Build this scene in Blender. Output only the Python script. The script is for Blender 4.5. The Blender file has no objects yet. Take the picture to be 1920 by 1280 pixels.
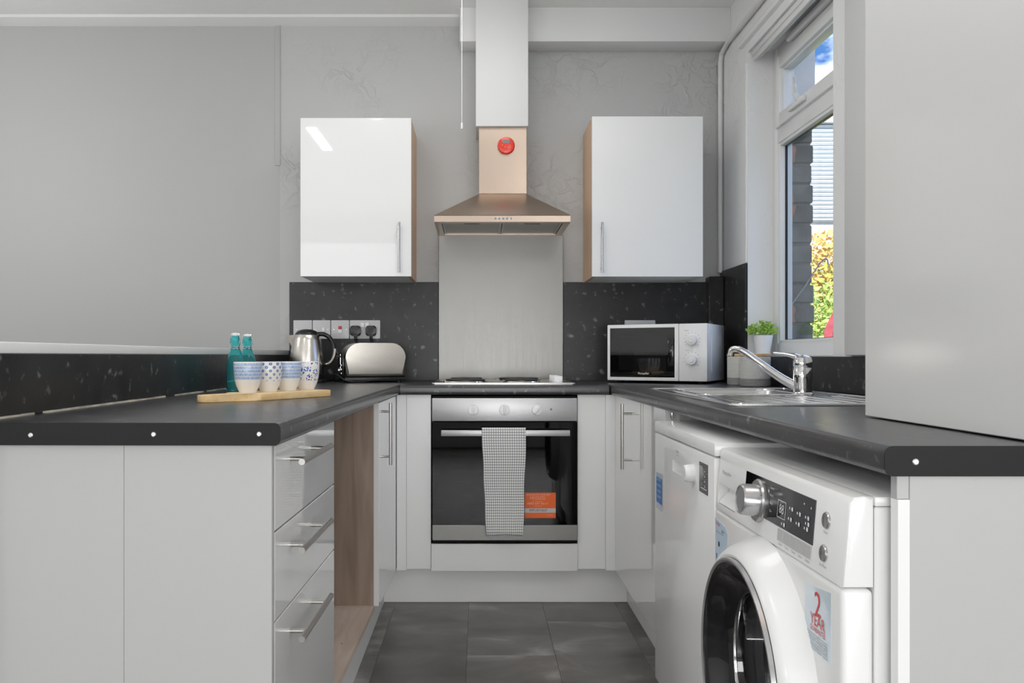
import bpy, bmesh, math, random
from mathutils import Vector, Matrix
random.seed(7)
S = bpy.context.scene
COL = S.collection
PI = math.pi

# ------------------------------------------------------------------ camera, sky, sun, room and fill lights, exposure
cd = bpy.data.cameras.new('camera'); cam = bpy.data.objects.new('camera', cd); COL.objects.link(cam)
cam.location = (0, 0, 1.03); cam.rotation_euler = (PI/2, 0, 0)
cd.sensor_width = 36; cd.lens = 1550/1920*36; cd.shift_x = 63/1920; cd.shift_y = 27/1920
cd.clip_start = 0.05; cd.clip_end = 200
S.camera = cam
S.view_settings.view_transform = 'Standard'; S.view_settings.look = 'None'
S.view_settings.exposure = 0.10; S.view_settings.gamma = 1; S.view_settings.use_curve_mapping = False

w = bpy.data.worlds.new('sky'); S.world = w; w.use_nodes = True
N, L = w.node_tree.nodes, w.node_tree.links
N.clear()
o_ = N.new('ShaderNodeOutputWorld'); bg = N.new('ShaderNodeBackground'); tc = N.new('ShaderNodeTexCoord')
mp = N.new('ShaderNodeMapping'); mp.inputs['Scale'].default_value = (1, 1, 2.2); mp.inputs['Location'].default_value = (0.1, 0.4, 0.7)
nz = N.new('ShaderNodeTexNoise'); nz.inputs['Scale'].default_value = 9; nz.inputs['Detail'].default_value = 5
rp = N.new('ShaderNodeValToRGB'); rp.color_ramp.elements[0].position = 0.5; rp.color_ramp.elements[0].color = (0.035, 0.105, 0.27, 1)
rp.color_ramp.elements[1].position = 0.62; rp.color_ramp.elements[1].color = (0.85, 0.90, 1.0, 1)
L.new(tc.outputs['Generated'], mp.inputs['Vector']); L.new(mp.outputs[0], nz.inputs['Vector'])
L.new(nz.outputs['Fac'], rp.inputs[0]); L.new(rp.outputs[0], bg.inputs['Color']); L.new(bg.outputs[0], o_.inputs[0])
bg.inputs['Strength'].default_value = 3.2

sd = bpy.data.lights.new('sun', 'SUN'); sd.energy = 6.5; sd.angle = 0.02; sd.color = (1, 0.96, 0.9)
so = bpy.data.objects.new('sun', sd); COL.objects.link(so); so.rotation_euler = (math.radians(48), 0, math.radians(-20))

def area(name, loc, rot, sx, sy, e, c=(1, 1, 1)):
    d = bpy.data.lights.new(name, 'AREA'); d.shape = 'RECTANGLE'; d.size = sx; d.size_y = sy; d.energy = e; d.color = c
    o = bpy.data.objects.new(name, d); COL.objects.link(o); o.location = loc; o.rotation_euler = rot
    return o
# ceiling batten whose streak shows in the left wall cupboard, warm ceiling light, then fill lights added out of view
area('ceiling_batten_light', (-1.15, 1.35, 2.60), (0, 0, 0), 0.07, 0.62, 6.5)
area('warm_ceiling_light', (0.37, 0.72, 2.63), (0, 0, 0), 0.34, 0.5, 0.7, (1, 0.62, 0.36))
area('aisle_fill_light', (0.1, 2.85, 2.63), (0, 0, 0), 0.5, 0.7, 5)  # added to brighten the aisle; no such ceiling panel is known
area('rear_left_fill_light', (-1.9, -2.35, 1.35), (PI/2, 0, 0), 2.0, 2.0, 22, (0.97, 0.985, 1))  # soft fill added behind the camera, no window stands there
area('rear_right_fill_light', (2.05, -2.35, 1.40), (PI/2, 0, 0), 1.7, 1.7, 31, (0.98, 0.99, 1))  # added in the widened room to brighten the left drawer fronts
area('rear_low_fill_light', (0.25, -2.4, 0.86), (PI/2, 0, 0), 1.7, 1.0, 44, (0.98, 0.99, 1))  # low frontal fill, added for the oven front, plinths and floor
def fill_point(name, loc, e, r=0.12, c=(1, 1, 1)):
    d = bpy.data.lights.new(name, 'POINT'); d.energy = e; d.shadow_soft_size = r; d.color = c
    o = bpy.data.objects.new(name, d); COL.objects.link(o); o.location = loc
fill_point('overhead_fill_light', (0.66, 1.3, 2.30), 7)  # added point fill for the drawers, no lamp hangs here
fill_point('overhead_fill_light', (-0.55, 2.9, 2.42), 2.6)  # another added point fill, for the right wall and bulkhead
fill_point('near_left_fill_light', (-2.4, -0.4, 1.35), 15)  # unseen fill added on the left for the dishwasher front
fill_point('far_left_fill_light', (-2.3, 2.9, 1.9), 15)  # added out of view to lift the ceiling and back wall

# ------------------------------------------------------------------ materials
MATS = {}
def nmat(name):
    m = bpy.data.materials.new(name); m.use_nodes = True
    nt = m.node_tree; b = nt.nodes['Principled BSDF']
    MATS[name] = m
    return m, nt, b
def sock(b, **k):
    for kk, v in k.items():
        b.inputs[kk.replace('_', ' ')].default_value = v
def rgba(c): return (c[0], c[1], c[2], 1)
def pm(name, c, r=0.5, metal=0.0, coat=0.0, coat_r=0.05, spec=0.5, bump=None, var=None):
    m, nt, b = nmat(name)
    sock(b, Base_Color=rgba(c), Roughness=r, Metallic=metal)
    b.inputs['Coat Weight'].default_value = coat; b.inputs['Coat Roughness'].default_value = coat_r
    b.inputs['Specular IOR Level'].default_value = spec
    t = nt.nodes.new('ShaderNodeTexCoord')
    if var:   # (scale, amount) colour mottling
        n = nt.nodes.new('ShaderNodeTexNoise'); n.inputs['Scale'].default_value = var[0]; n.inputs['Detail'].default_value = 6
        nt.links.new(t.outputs['Object'], n.inputs['Vector'])
        rr = nt.nodes.new('ShaderNodeValToRGB')
        rr.color_ramp.elements[0].position = 0.3; rr.color_ramp.elements[1].position = 0.7
        rr.color_ramp.elements[0].color = rgba([x*(1-var[1]) for x in c]); rr.color_ramp.elements[1].color = rgba([min(1, x*(1+var[1])) for x in c])
        nt.links.new(n.outputs['Fac'], rr.inputs[0]); nt.links.new(rr.outputs[0], b.inputs['Base Color'])
    if bump:  # (scale, strength, distance, detail)
        n = nt.nodes.new('ShaderNodeTexNoise'); n.inputs['Scale'].default_value = bump[0]
        n.inputs['Detail'].default_value = bump[3] if len(bump) > 3 else 4
        nt.links.new(t.outputs['Object'], n.inputs['Vector'])
        bp = nt.nodes.new('ShaderNodeBump'); bp.inputs['Strength'].default_value = bump[1]; bp.inputs['Distance'].default_value = bump[2]
        nt.links.new(n.outputs['Fac'], bp.inputs['Height']); nt.links.new(bp.outputs[0], b.inputs['Normal'])
    return m
GW = (0.85, 0.85, 0.84)
pm('gloss_white', GW, 0.32, coat=1.0, coat_r=0.025, bump=(16, 0.035, 0.01, 4))
pm('satin_white', (0.80, 0.80, 0.79), 0.35, coat=0.5, coat_r=0.12, bump=(6, 0.03, 0.01, 2))
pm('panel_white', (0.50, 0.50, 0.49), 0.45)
pm('plinth_white', (0.90, 0.90, 0.89), 0.35)
pm('appliance_white', (0.89, 0.89, 0.88), 0.28, coat=0.2)
pm('appliance_grey', (0.55, 0.55, 0.55), 0.4)
pm('upvc_white', (0.82, 0.82, 0.81), 0.25)
pm('ceiling_paint', (0.90, 0.90, 0.89), 0.8, bump=(14, 0.35, 0.01, 5))
pm('smooth_paint', (0.435, 0.435, 0.427), 0.6, bump=(2.5, 0.1, 0.01, 3))
pm('pale_paint', (0.8, 0.8, 0.79), 0.6)
pm('boxing_paint', (0.78, 0.78, 0.775), 0.55, bump=(3, 0.08, 0.01, 2))
pm('trim_paint', (0.72, 0.72, 0.71), 0.45, bump=(20, 0.2, 0.004))
pm('white_strip', (0.82, 0.82, 0.80), 0.4)
pm('black_cap', (0.010, 0.010, 0.010), 0.5, spec=0.3)
pm('black_plastic', (0.012, 0.012, 0.013), 0.3)
pm('black_gloss', (0.006, 0.006, 0.007), 0.05, coat=0.3)
pm('black_void', (0.004, 0.004, 0.004), 0.8)
pm('chrome', (0.82, 0.82, 0.82), 0.06, metal=1)
pm('brushed_nickel', (0.55, 0.53, 0.50), 0.28, metal=1)
pm('steel_screw', (0.75, 0.75, 0.74), 0.35, metal=1)
pm('socket_white', (0.60, 0.60, 0.60), 0.3)
pm('knob_white', (0.86, 0.86, 0.86), 0.3)
pm('red_switch', (0.5, 0.01, 0.02), 0.3)
pm('red_plastic', (0.80, 0.035, 0.015), 0.28, coat=0.3)
pm('red_bump', (0.88, 0.10, 0.05), 0.25)
pm('lcd_grey', (0.26, 0.25, 0.24), 0.2)
pm('silver_plastic', (0.5, 0.5, 0.5), 0.25, metal=0.8)
pm('orange_print', (0.90, 0.14, 0.01), 0.4)
pm('white_print', (0.85, 0.85, 0.85), 0.4)
pm('pale_orange_print', (0.95, 0.55, 0.38), 0.4)
pm('silver_print', (0.6, 0.6, 0.62), 0.4)
pm('black_print', (0.02, 0.02, 0.02), 0.4)
pm('grey_print', (0.40, 0.40, 0.40), 0.5)
pm('red_print', (0.75, 0.03, 0.03), 0.4)
pm('blue_print', (0.02, 0.20, 0.55), 0.35)
pm('sticker_blue_white', (0.66, 0.76, 0.84), 0.15, coat=0.5)
pm('label_blue', (0.55, 0.68, 0.80), 0.2)
pm('cap_ceramic', (0.85, 0.85, 0.84), 0.3)
pm('pot_white', (0.86, 0.86, 0.85), 0.3)
pm('soil', (0.04, 0.03, 0.02), 0.9)
pm('silicone', (0.60, 0.55, 0.46), 0.6, var=(14, 0.45))
pm('mortar', (0.20, 0.19, 0.18), 0.9, bump=(60, 0.5, 0.01))
pm('pale_stone', (0.80, 0.72, 0.67), 0.8, var=(6, 0.1))
pm('ground_green', (0.10, 0.14, 0.05), 0.9, var=(4, 0.5))
pm('cladding', (0.80, 0.82, 0.82), 0.5)
pm('cable_grey', (0.30, 0.31, 0.32), 0.4)
pm('red_leaf', (0.55, 0.10, 0.12), 0.5, var=(20, 0.3))
pm('bark', (0.08, 0.05, 0.03), 0.9)
pm('drum_steel', (0.5, 0.5, 0.5), 0.22, metal=1)
pm('hotplate', (0.05, 0.048, 0.045), 0.35, metal=0.6, bump=(60, 0.1, 0.005))
pm('spot_grey', (0.25, 0.25, 0.25), 0.5)
pm('filter_mesh', (0.50, 0.47, 0.42), 0.42, metal=0.8, bump=(300, 0.3, 0.003))

def stretched(nt, scl):
    t = nt.nodes.new('ShaderNodeTexCoord'); mp = nt.nodes.new('ShaderNodeMapping'); mp.inputs['Scale'].default_value = scl
    nt.links.new(t.outputs['Object'], mp.inputs['Vector']); return mp
def brushed(name, c, r, scl, amt=0.06, var=0.12, aniso=0.5):
    m, nt, b = nmat(name)
    sock(b, Base_Color=rgba(c), Roughness=r, Metallic=1.0)
    mp = stretched(nt, scl)
    n = nt.nodes.new('ShaderNodeTexNoise'); n.inputs['Scale'].default_value = 1; n.inputs['Detail'].default_value = 3
    nt.links.new(mp.outputs[0], n.inputs['Vector'])
    mr = nt.nodes.new('ShaderNodeMapRange'); mr.inputs['To Min'].default_value = r-amt; mr.inputs['To Max'].default_value = r+amt
    nt.links.new(n.outputs['Fac'], mr.inputs[0]); nt.links.new(mr.outputs[0], b.inputs['Roughness'])
    bp = nt.nodes.new('ShaderNodeBump'); bp.inputs['Strength'].default_value = var; bp.inputs['Distance'].default_value = 0.002
    nt.links.new(n.outputs['Fac'], bp.inputs['Height']); nt.links.new(bp.outputs[0], b.inputs['Normal'])
    return m
brushed('hood_steel', (0.52, 0.42, 0.345), 0.30, (6, 6, 900), 0.03, 0.03)  # warm lamp glow on the hood is mixed into this base colour
brushed('splash_steel', (0.235, 0.232, 0.22), 0.36, (900, 900, 5))
brushed('appliance_steel', (0.74, 0.70, 0.64), 0.25, (8, 8, 700), 0.04, 0.03)
brushed('oven_steel', (0.54, 0.54, 0.54), 0.42, (5, 5, 700))
brushed('hob_steel', (0.72, 0.69, 0.66), 0.3, (5, 700, 5))
brushed('sink_steel', (0.72, 0.72, 0.71), 0.22, (600, 8, 8))

def stone(name, base, fleck, r, fl_amt=1.0, coat=0.0):
    m, nt, b = nmat(name)
    sock(b, Roughness=r)
    b.inputs['Coat Weight'].default_value = coat
    t = nt.nodes.new('ShaderNodeTexCoord')
    n = nt.nodes.new('ShaderNodeTexNoise'); n.inputs['Scale'].default_value = 9; n.inputs['Detail'].default_value = 8; n.inputs['Distortion'].default_value = 0.6
    nt.links.new(t.outputs['Object'], n.inputs['Vector'])
    r1 = nt.nodes.new('ShaderNodeValToRGB'); r1.color_ramp.elements[0].position = 0.3; r1.color_ramp.elements[1].position = 0.75
    r1.color_ramp.elements[0].color = rgba([x*0.75 for x in base]); r1.color_ramp.elements[1].color = rgba([x*1.45 for x in base])
    nt.links.new(n.outputs['Fac'], r1.inputs[0])
    n2 = nt.nodes.new('ShaderNodeTexNoise'); n2.inputs['Scale'].default_value = 34; n2.inputs['Detail'].default_value = 3; n2.inputs['Distortion'].default_value = 0.25
    nt.links.new(t.outputs['Object'], n2.inputs['Vector'])
    r2 = nt.nodes.new('ShaderNodeValToRGB'); r2.color_ramp.elements[0].position = 0.62; r2.color_ramp.elements[1].position = 0.76
    r2.color_ramp.elements[0].color = (0, 0, 0, 1); r2.color_ramp.elements[1].color = (fl_amt, fl_amt, fl_amt, 1)
    nt.links.new(n2.outputs['Fac'], r2.inputs[0])
    mx = nt.nodes.new('ShaderNodeMix'); mx.data_type = 'RGBA'
    nt.links.new(r2.outputs[0], mx.inputs['Factor']); nt.links.new(r1.outputs[0], mx.inputs[6]); mx.inputs[7].default_value = rgba(fleck)
    nt.links.new(mx.outputs[2], b.inputs['Base Color'])
    return m
stone('worktop_stone', (0.040, 0.040, 0.041), (0.30, 0.30, 0.29), 0.28, 0.7)
stone('splash_stone', (0.024, 0.024, 0.024), (0.24, 0.24, 0.23), 0.30, 0.8)
for k_ in ('splash_stone', 'worktop_stone'): MATS[k_].node_tree.nodes['Principled BSDF'].inputs['Specular IOR Level'].default_value = 0.32 if k_[0] == 's' else 0.6

def plaster(name, c, amt):
    m, nt, b = nmat(name)
    sock(b, Base_Color=rgba(c), Roughness=0.62)
    t = nt.nodes.new('ShaderNodeTexCoord')
    n = nt.nodes.new('ShaderNodeTexNoise'); n.inputs['Scale'].default_value = 11; n.inputs['Detail'].default_value = 6; n.inputs['Distortion'].default_value = 0.7
    nt.links.new(t.outputs['Object'], n.inputs['Vector'])
    rr = nt.nodes.new('ShaderNodeValToRGB'); e = rr.color_ramp.elements
    e[0].position = 0.44; e[0].color = (0, 0, 0, 1); e[1].position = 0.5; e[1].color = (1, 1, 1, 1); e.new(0.56).color = (0.15, 0.15, 0.15, 1)
    nt.links.new(n.outputs['Fac'], rr.inputs[0])
    n3 = nt.nodes.new('ShaderNodeTexNoise'); n3.inputs['Scale'].default_value = 2.2; n3.inputs['Detail'].default_value = 2
    nt.links.new(t.outputs['Object'], n3.inputs['Vector'])
    r3 = nt.nodes.new('ShaderNodeValToRGB'); r3.color_ramp.elements[0].position = 0.45; r3.color_ramp.elements[1].position = 0.65
    nt.links.new(n3.outputs['Fac'], r3.inputs[0])
    mu = nt.nodes.new('ShaderNodeMath'); mu.operation = 'MULTIPLY'
    nt.links.new(rr.outputs[0], mu.inputs[0]); nt.links.new(r3.outputs[0], mu.inputs[1])
    bp = nt.nodes.new('ShaderNodeBump'); bp.inputs['Strength'].default_value = amt; bp.inputs['Distance'].default_value = 0.004
    sx = nt.nodes.new('ShaderNodeSeparateXYZ'); nt.links.new(t.outputs['Object'], sx.inputs[0])      # old plaster only right of the board edge
    gt = nt.nodes.new('ShaderNodeMath'); gt.operation = 'GREATER_THAN'; gt.inputs[1].default_value = -0.96; nt.links.new(sx.outputs['X'], gt.inputs[0])
    m2 = nt.nodes.new('ShaderNodeMath'); m2.operation = 'MULTIPLY'; nt.links.new(mu.outputs[0], m2.inputs[0]); nt.links.new(gt.outputs[0], m2.inputs[1])
    nt.links.new(m2.outputs[0], bp.inputs['Height'])
    if name == 'rough_plaster':      # base colour is a shade darker left of the ridge
        mc = nt.nodes.new('ShaderNodeMix'); mc.data_type = 'RGBA'; mc.inputs[6].default_value = (0.435, 0.435, 0.427, 1); mc.inputs[7].default_value = rgba(c)
        nt.links.new(gt.outputs[0], mc.inputs['Factor']); nt.links.new(mc.outputs[2], b.inputs['Base Color'])
    n4 = nt.nodes.new('ShaderNodeTexNoise'); n4.inputs['Scale'].default_value = 3.0
    nt.links.new(t.outputs['Object'], n4.inputs['Vector'])
    b2 = nt.nodes.new('ShaderNodeBump'); b2.inputs['Strength'].default_value = 0.25; b2.inputs['Distance'].default_value = 0.02
    nt.links.new(n4.outputs['Fac'], b2.inputs['Height']); nt.links.new(bp.outputs[0], b2.inputs['Normal'])
    nt.links.new(b2.outputs[0], b.inputs['Normal'])
    return m
plaster('rough_plaster', (0.485, 0.485, 0.477), 0.75)
plaster('side_plaster', (0.84, 0.84, 0.835), 0.5)

def wood(name, c1, c2, scl, r=0.5, wave=3.0):
    m, nt, b = nmat(name); sock(b, Roughness=r)
    mp = stretched(nt, scl)
    n = nt.nodes.new('ShaderNodeTexNoise'); n.inputs['Scale'].default_value = 1; n.inputs['Detail'].default_value = 6; n.inputs['Distortion'].default_value = wave
    nt.links.new(mp.outputs[0], n.inputs['Vector'])
    rr = nt.nodes.new('ShaderNodeValToRGB'); rr.color_ramp.elements[0].position = 0.32; rr.color_ramp.elements[1].position = 0.7
    rr.color_ramp.elements[0].color = rgba(c1); rr.color_ramp.elements[1].color = rgba(c2)
    nt.links.new(n.outputs['Fac'], rr.inputs[0]); nt.links.new(rr.outputs[0], b.inputs['Base Color'])
    return m
wood('oak_panel', (0.27, 0.195, 0.145), (0.40, 0.305, 0.24), (22, 22, 2.2), 0.5, 1.2)
wood('oak_shelf', (0.56, 0.44, 0.36), (0.72, 0.60, 0.51), (24, 3, 24), 0.5, 1.2)
wood('oak_side', (0.66, 0.43, 0.27), (0.80, 0.56, 0.38), (20, 20, 2), 0.45, 1.0)
wood('bamboo', (0.84, 0.56, 0.25), (0.95, 0.72, 0.40), (60, 3, 60), 0.45, 0.4)
wood('lid_bamboo', (0.62, 0.36, 0.15), (0.80, 0.52, 0.25), (8, 60, 60), 0.45, 0.4)

def tile_mat():
    m, nt, b = nmat('vinyl_tile'); sock(b, Roughness=0.34)
    t = nt.nodes.new('ShaderNodeTexCoord'); oi = nt.nodes.new('ShaderNodeObjectInfo')
    add = nt.nodes.new('ShaderNodeVectorMath'); add.operation = 'ADD'
    mul = nt.nodes.new('ShaderNodeMath'); mul.operation = 'MULTIPLY'; mul.inputs[1].default_value = 37
    nt.links.new(oi.outputs['Random'], mul.inputs[0]); nt.links.new(t.outputs['Object'], add.inputs[0]); nt.links.new(mul.outputs[0], add.inputs[1])
    mp = nt.nodes.new('ShaderNodeMapping'); mp.inputs['Scale'].default_value = (2.2, 3.6, 1); mp.inputs['Rotation'].default_value = (0, 0, 0.5)
    nt.links.new(add.outputs[0], mp.inputs['Vector'])
    n = nt.nodes.new('ShaderNodeTexNoise'); n.inputs['Scale'].default_value = 1.5; n.inputs['Detail'].default_value = 8; n.inputs['Distortion'].default_value = 0.8
    nt.links.new(mp.outputs[0], n.inputs['Vector'])
    rr = nt.nodes.new('ShaderNodeValToRGB'); e = rr.color_ramp.elements
    e[0].position = 0.28; e[0].color = (0.085, 0.079, 0.073, 1); e[1].position = 0.74; e[1].color = (0.36, 0.35, 0.34, 1); e.new(0.54).color = (0.155, 0.145, 0.136, 1)
    nt.links.new(n.outputs['Fac'], rr.inputs[0])
    hs = nt.nodes.new('ShaderNodeHueSaturation'); mr = nt.nodes.new('ShaderNodeMapRange'); mr.inputs['To Min'].default_value = 0.85; mr.inputs['To Max'].default_value = 1.15
    nt.links.new(oi.outputs['Random'], mr.inputs[0]); nt.links.new(mr.outputs[0], hs.inputs['Value']); nt.links.new(rr.outputs[0], hs.inputs['Color'])
    nt.links.new(hs.outputs[0], b.inputs['Base Color'])
    bp = nt.nodes.new('ShaderNodeBump'); bp.inputs['Strength'].default_value = 0.08; bp.inputs['Distance'].default_value = 0.004
    nt.links.new(n.outputs['Fac'], bp.inputs['Height']); nt.links.new(bp.outputs[0], b.inputs['Normal'])
tile_mat()

def glass_mat(name, tint, refl):
    m, nt, b = nmat(name); nt.nodes.remove(b)
    out = [n for n in nt.nodes if n.type == 'OUTPUT_MATERIAL'][0]
    tr = nt.nodes.new('ShaderNodeBsdfTransparent'); tr.inputs[0].default_value = rgba(tint)
    gl = nt.nodes.new('ShaderNodeBsdfGlossy'); gl.inputs['Roughness'].default_value = 0.02
    lw_ = nt.nodes.new('ShaderNodeLayerWeight'); pw = nt.nodes.new('ShaderNodeMath'); pw.operation = 'POWER'; pw.inputs[1].default_value = 4.0
    fr = nt.nodes.new('ShaderNodeMath'); fr.operation = 'MULTIPLY_ADD'; fr.inputs[1].default_value = 0.5; fr.inputs[2].default_value = refl
    nt.links.new(lw_.outputs['Facing'], pw.inputs[0]); nt.links.new(pw.outputs[0], fr.inputs[0])
    mx = nt.nodes.new('ShaderNodeMixShader')
    nt.links.new(fr.outputs[0], mx.inputs[0]); nt.links.new(tr.outputs[0], mx.inputs[1]); nt.links.new(gl.outputs[0], mx.inputs[2]); nt.links.new(mx.outputs[0], out.inputs[0])
glass_mat('window_glass', (0.97, 0.98, 0.98), 0.02)
glass_mat('oven_glass', (0.12, 0.12, 0.12), 0.04)
glass_mat('microwave_glass', (0.42, 0.42, 0.42), 0.06)
glass_mat('washer_glass', (0.45, 0.45, 0.46), 0.08)
m, nt, b = nmat('teal_glass'); sock(b, Base_Color=(0.28, 0.88, 0.90, 1), Roughness=0.02, IOR=1.25); b.inputs['Transmission Weight'].default_value = 0.93

def uvnode(nt):
    t = nt.nodes.new('ShaderNodeTexCoord'); s = nt.nodes.new('ShaderNodeSeparateXYZ'); nt.links.new(t.outputs['UV'], s.inputs[0]); return t, s
def mth(nt, op, a, bb=None, c=None):
    n = nt.nodes.new('ShaderNodeMath'); n.operation = op
    for i, v in enumerate((a, bb, c)):
        if v is None: continue
        if isinstance(v, (int, float)): n.inputs[i].default_value = v
        else: nt.links.new(v, n.inputs[i])
    return n.outputs[0]
def mixc(nt, f, a, bb):
    mx = nt.nodes.new('ShaderNodeMix'); mx.data_type = 'RGBA'; nt.links.new(f, mx.inputs['Factor'])
    for i, v in ((6, a), (7, bb)):
        if isinstance(v, tuple): mx.inputs[i].default_value = rgba(v)
        else: nt.links.new(v, mx.inputs[i])
    return mx.outputs[2]
CERA = (0.84, 0.82, 0.79)
def cup_striped():
    m, nt, b = nmat('cup_striped'); sock(b, Roughness=0.25)
    t, s = uvnode(nt); v = s.outputs['Y']
    fr = mth(nt, 'FRACT', mth(nt, 'MULTIPLY', mth(nt, 'SUBTRACT', v, 0.42), 9.2))
    band = mth(nt, 'GREATER_THAN', fr, 0.16)
    up = mth(nt, 'MULTIPLY', mth(nt, 'GREATER_THAN', v, 0.42), mth(nt, 'LESS_THAN', v, 0.962))
    msk = mth(nt, 'MULTIPLY', band, up)
    mp = nt.nodes.new('ShaderNodeMapping'); mp.inputs['Scale'].default_value = (150, 9, 1); nt.links.new(t.outputs['UV'], mp.inputs[0])
    n = nt.nodes.new('ShaderNodeTexNoise'); n.inputs['Scale'].default_value = 1; n.inputs['Detail'].default_value = 3; nt.links.new(mp.outputs[0], n.inputs[0])
    rr = nt.nodes.new('ShaderNodeValToRGB'); e = rr.color_ramp.elements
    e[0].position = 0.3; e[0].color = (0.16, 0.27, 0.50, 1); e[1].position = 0.62; e[1].color = (0.52, 0.63, 0.82, 1)
    nt.links.new(n.outputs['Fac'], rr.inputs[0])
    nt.links.new(mixc(nt, msk, CERA, rr.outputs[0]), b.inputs['Base Color'])
cup_striped()
def cup_dotted():
    m, nt, b = nmat('cup_dotted'); sock(b, Roughness=0.25)
    t, s = uvnode(nt)
    mp = nt.nodes.new('ShaderNodeMapping'); mp.inputs['Scale'].default_value = (11.0*1.414, 4.3*1.414, 1)
    nt.links.new(t.outputs['UV'], mp.inputs[0])
    mp2 = nt.nodes.new('ShaderNodeMapping'); mp2.inputs['Rotation'].default_value = (0, 0, PI/4); nt.links.new(mp.outputs[0], mp2.inputs[0])
    vo = nt.nodes.new('ShaderNodeTexVoronoi'); vo.voronoi_dimensions = '2D'; vo.inputs['Randomness'].default_value = 0; vo.inputs['Scale'].default_value = 1
    nt.links.new(mp2.outputs[0], vo.inputs['Vector'])
    thr = mth(nt, 'MULTIPLY_ADD', s.outputs['Y'], 0.22, 0.12)
    dot = mth(nt, 'LESS_THAN', vo.outputs['Distance'], thr)
    hole = mth(nt, 'GREATER_THAN', vo.outputs['Distance'], 0.07)
    up = mth(nt, 'MULTIPLY', mth(nt, 'GREATER_THAN', s.outputs['Y'], 0.36), mth(nt, 'LESS_THAN', s.outputs['Y'], 0.97))
    msk = mth(nt, 'MULTIPLY', mth(nt, 'MULTIPLY', dot, hole), up)
    nt.links.new(mixc(nt, msk, CERA, (0.10, 0.20, 0.45)), b.inputs['Base Color'])
cup_dotted()
def cup_floral():
    m, nt, b = nmat('cup_floral'); sock(b, Roughness=0.25)
    t, s = uvnode(nt)
    mp = nt.nodes.new('ShaderNodeMapping'); mp.inputs['Scale'].default_value = (9, 3.2, 1); mp.inputs['Location'].default_value = (0.3, 0.15, 0); nt.links.new(t.outputs['UV'], mp.inputs[0])
    vo = nt.nodes.new('ShaderNodeTexVoronoi'); vo.voronoi_dimensions = '2D'; vo.inputs['Scale'].default_value = 1; vo.inputs['Randomness'].default_value = 0.75
    nt.links.new(mp.outputs[0], vo.inputs['Vector'])
    v2 = nt.nodes.new('ShaderNodeTexVoronoi'); v2.voronoi_dimensions = '2D'; v2.inputs['Scale'].default_value = 4.2
    nt.links.new(mp.outputs[0], v2.inputs['Vector'])
    blob = mth(nt, 'LESS_THAN', mth(nt, 'ADD', vo.outputs['Distance'], mth(nt, 'MULTIPLY', v2.outputs['Distance'], 0.45)), 0.52)
    pet = mth(nt, 'LESS_THAN', v2.outputs['Distance'], 0.40)
    up = mth(nt, 'MULTIPLY', mth(nt, 'GREATER_THAN', s.outputs['Y'], 0.34), mth(nt, 'LESS_THAN', s.outputs['Y'], 0.97))
    msk = mth(nt, 'MULTIPLY', mth(nt, 'MULTIPLY', blob, pet), up)
    nt.links.new(mixc(nt, msk, CERA, (0.03, 0.12, 0.48)), b.inputs['Base Color'])
cup_floral()
def towel_mat():
    m, nt, b = nmat('towel_check'); sock(b, Roughness=0.9)
    t, s = uvnode(nt)
    fu = mth(nt, 'FRACT', mth(nt, 'MULTIPLY', s.outputs['X'], 19.0)); fv = mth(nt, 'FRACT', mth(nt, 'MULTIPLY', s.outputs['Y'], 92.0))
    lu = mth(nt, 'LESS_THAN', fu, 0.26); lv = mth(nt, 'LESS_THAN', fv, 0.26)
    c1 = mixc(nt, lu, (0.88, 0.88, 0.85), (0.30, 0.30, 0.31))
    sm = mth(nt, 'MULTIPLY', lv, 0.85)
    nt.links.new(mixc(nt, sm, c1, (0.20, 0.20, 0.21)), b.inputs['Base Color'])
    n = nt.nodes.new('ShaderNodeTexNoise'); n.inputs['Scale'].default_value = 300; nt.links.new(t.outputs['Object'], n.inputs[0])
    bp = nt.nodes.new('ShaderNodeBump'); bp.inputs['Strength'].default_value = 0.3; bp.inputs['Distance'].default_value = 0.002
    nt.links.new(n.outputs['Fac'], bp.inputs['Height']); nt.links.new(bp.outputs[0], b.inputs['Normal'])
towel_mat()
def canister_mat():
    m, nt, b = nmat('knit_ceramic'); sock(b, Roughness=0.5)
    t, s = uvnode(nt)
    mp = nt.nodes.new('ShaderNodeMapping'); mp.inputs['Scale'].default_value = (60, 18, 1); nt.links.new(t.outputs['UV'], mp.inputs[0])
    vo = nt.nodes.new('ShaderNodeTexVoronoi'); vo.voronoi_dimensions = '2D'; vo.inputs['Scale'].default_value = 1; vo.inputs['Randomness'].default_value = 0.15
    nt.links.new(mp.outputs[0], vo.inputs['Vector'])
    bp = nt.nodes.new('ShaderNodeBump'); bp.inputs['Strength'].default_value = 0.9; bp.inputs['Distance'].default_value = 0.003; bp.invert = True
    nt.links.new(vo.outputs['Distance'], bp.inputs['Height']); nt.links.new(bp.outputs[0], b.inputs['Normal'])
    low = mth(nt, 'LESS_THAN', s.outputs['Y'], 0.27)
    pit = mth(nt, 'MULTIPLY', mth(nt, 'GREATER_THAN', vo.outputs['Distance'], 0.44), 0.45)
    c = mixc(nt, pit, (0.74, 0.74, 0.70), (0.40, 0.40, 0.38))
    nt.links.new(mixc(nt, low, c, (0.30, 0.30, 0.30)), b.inputs['Base Color'])
canister_mat()
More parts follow.
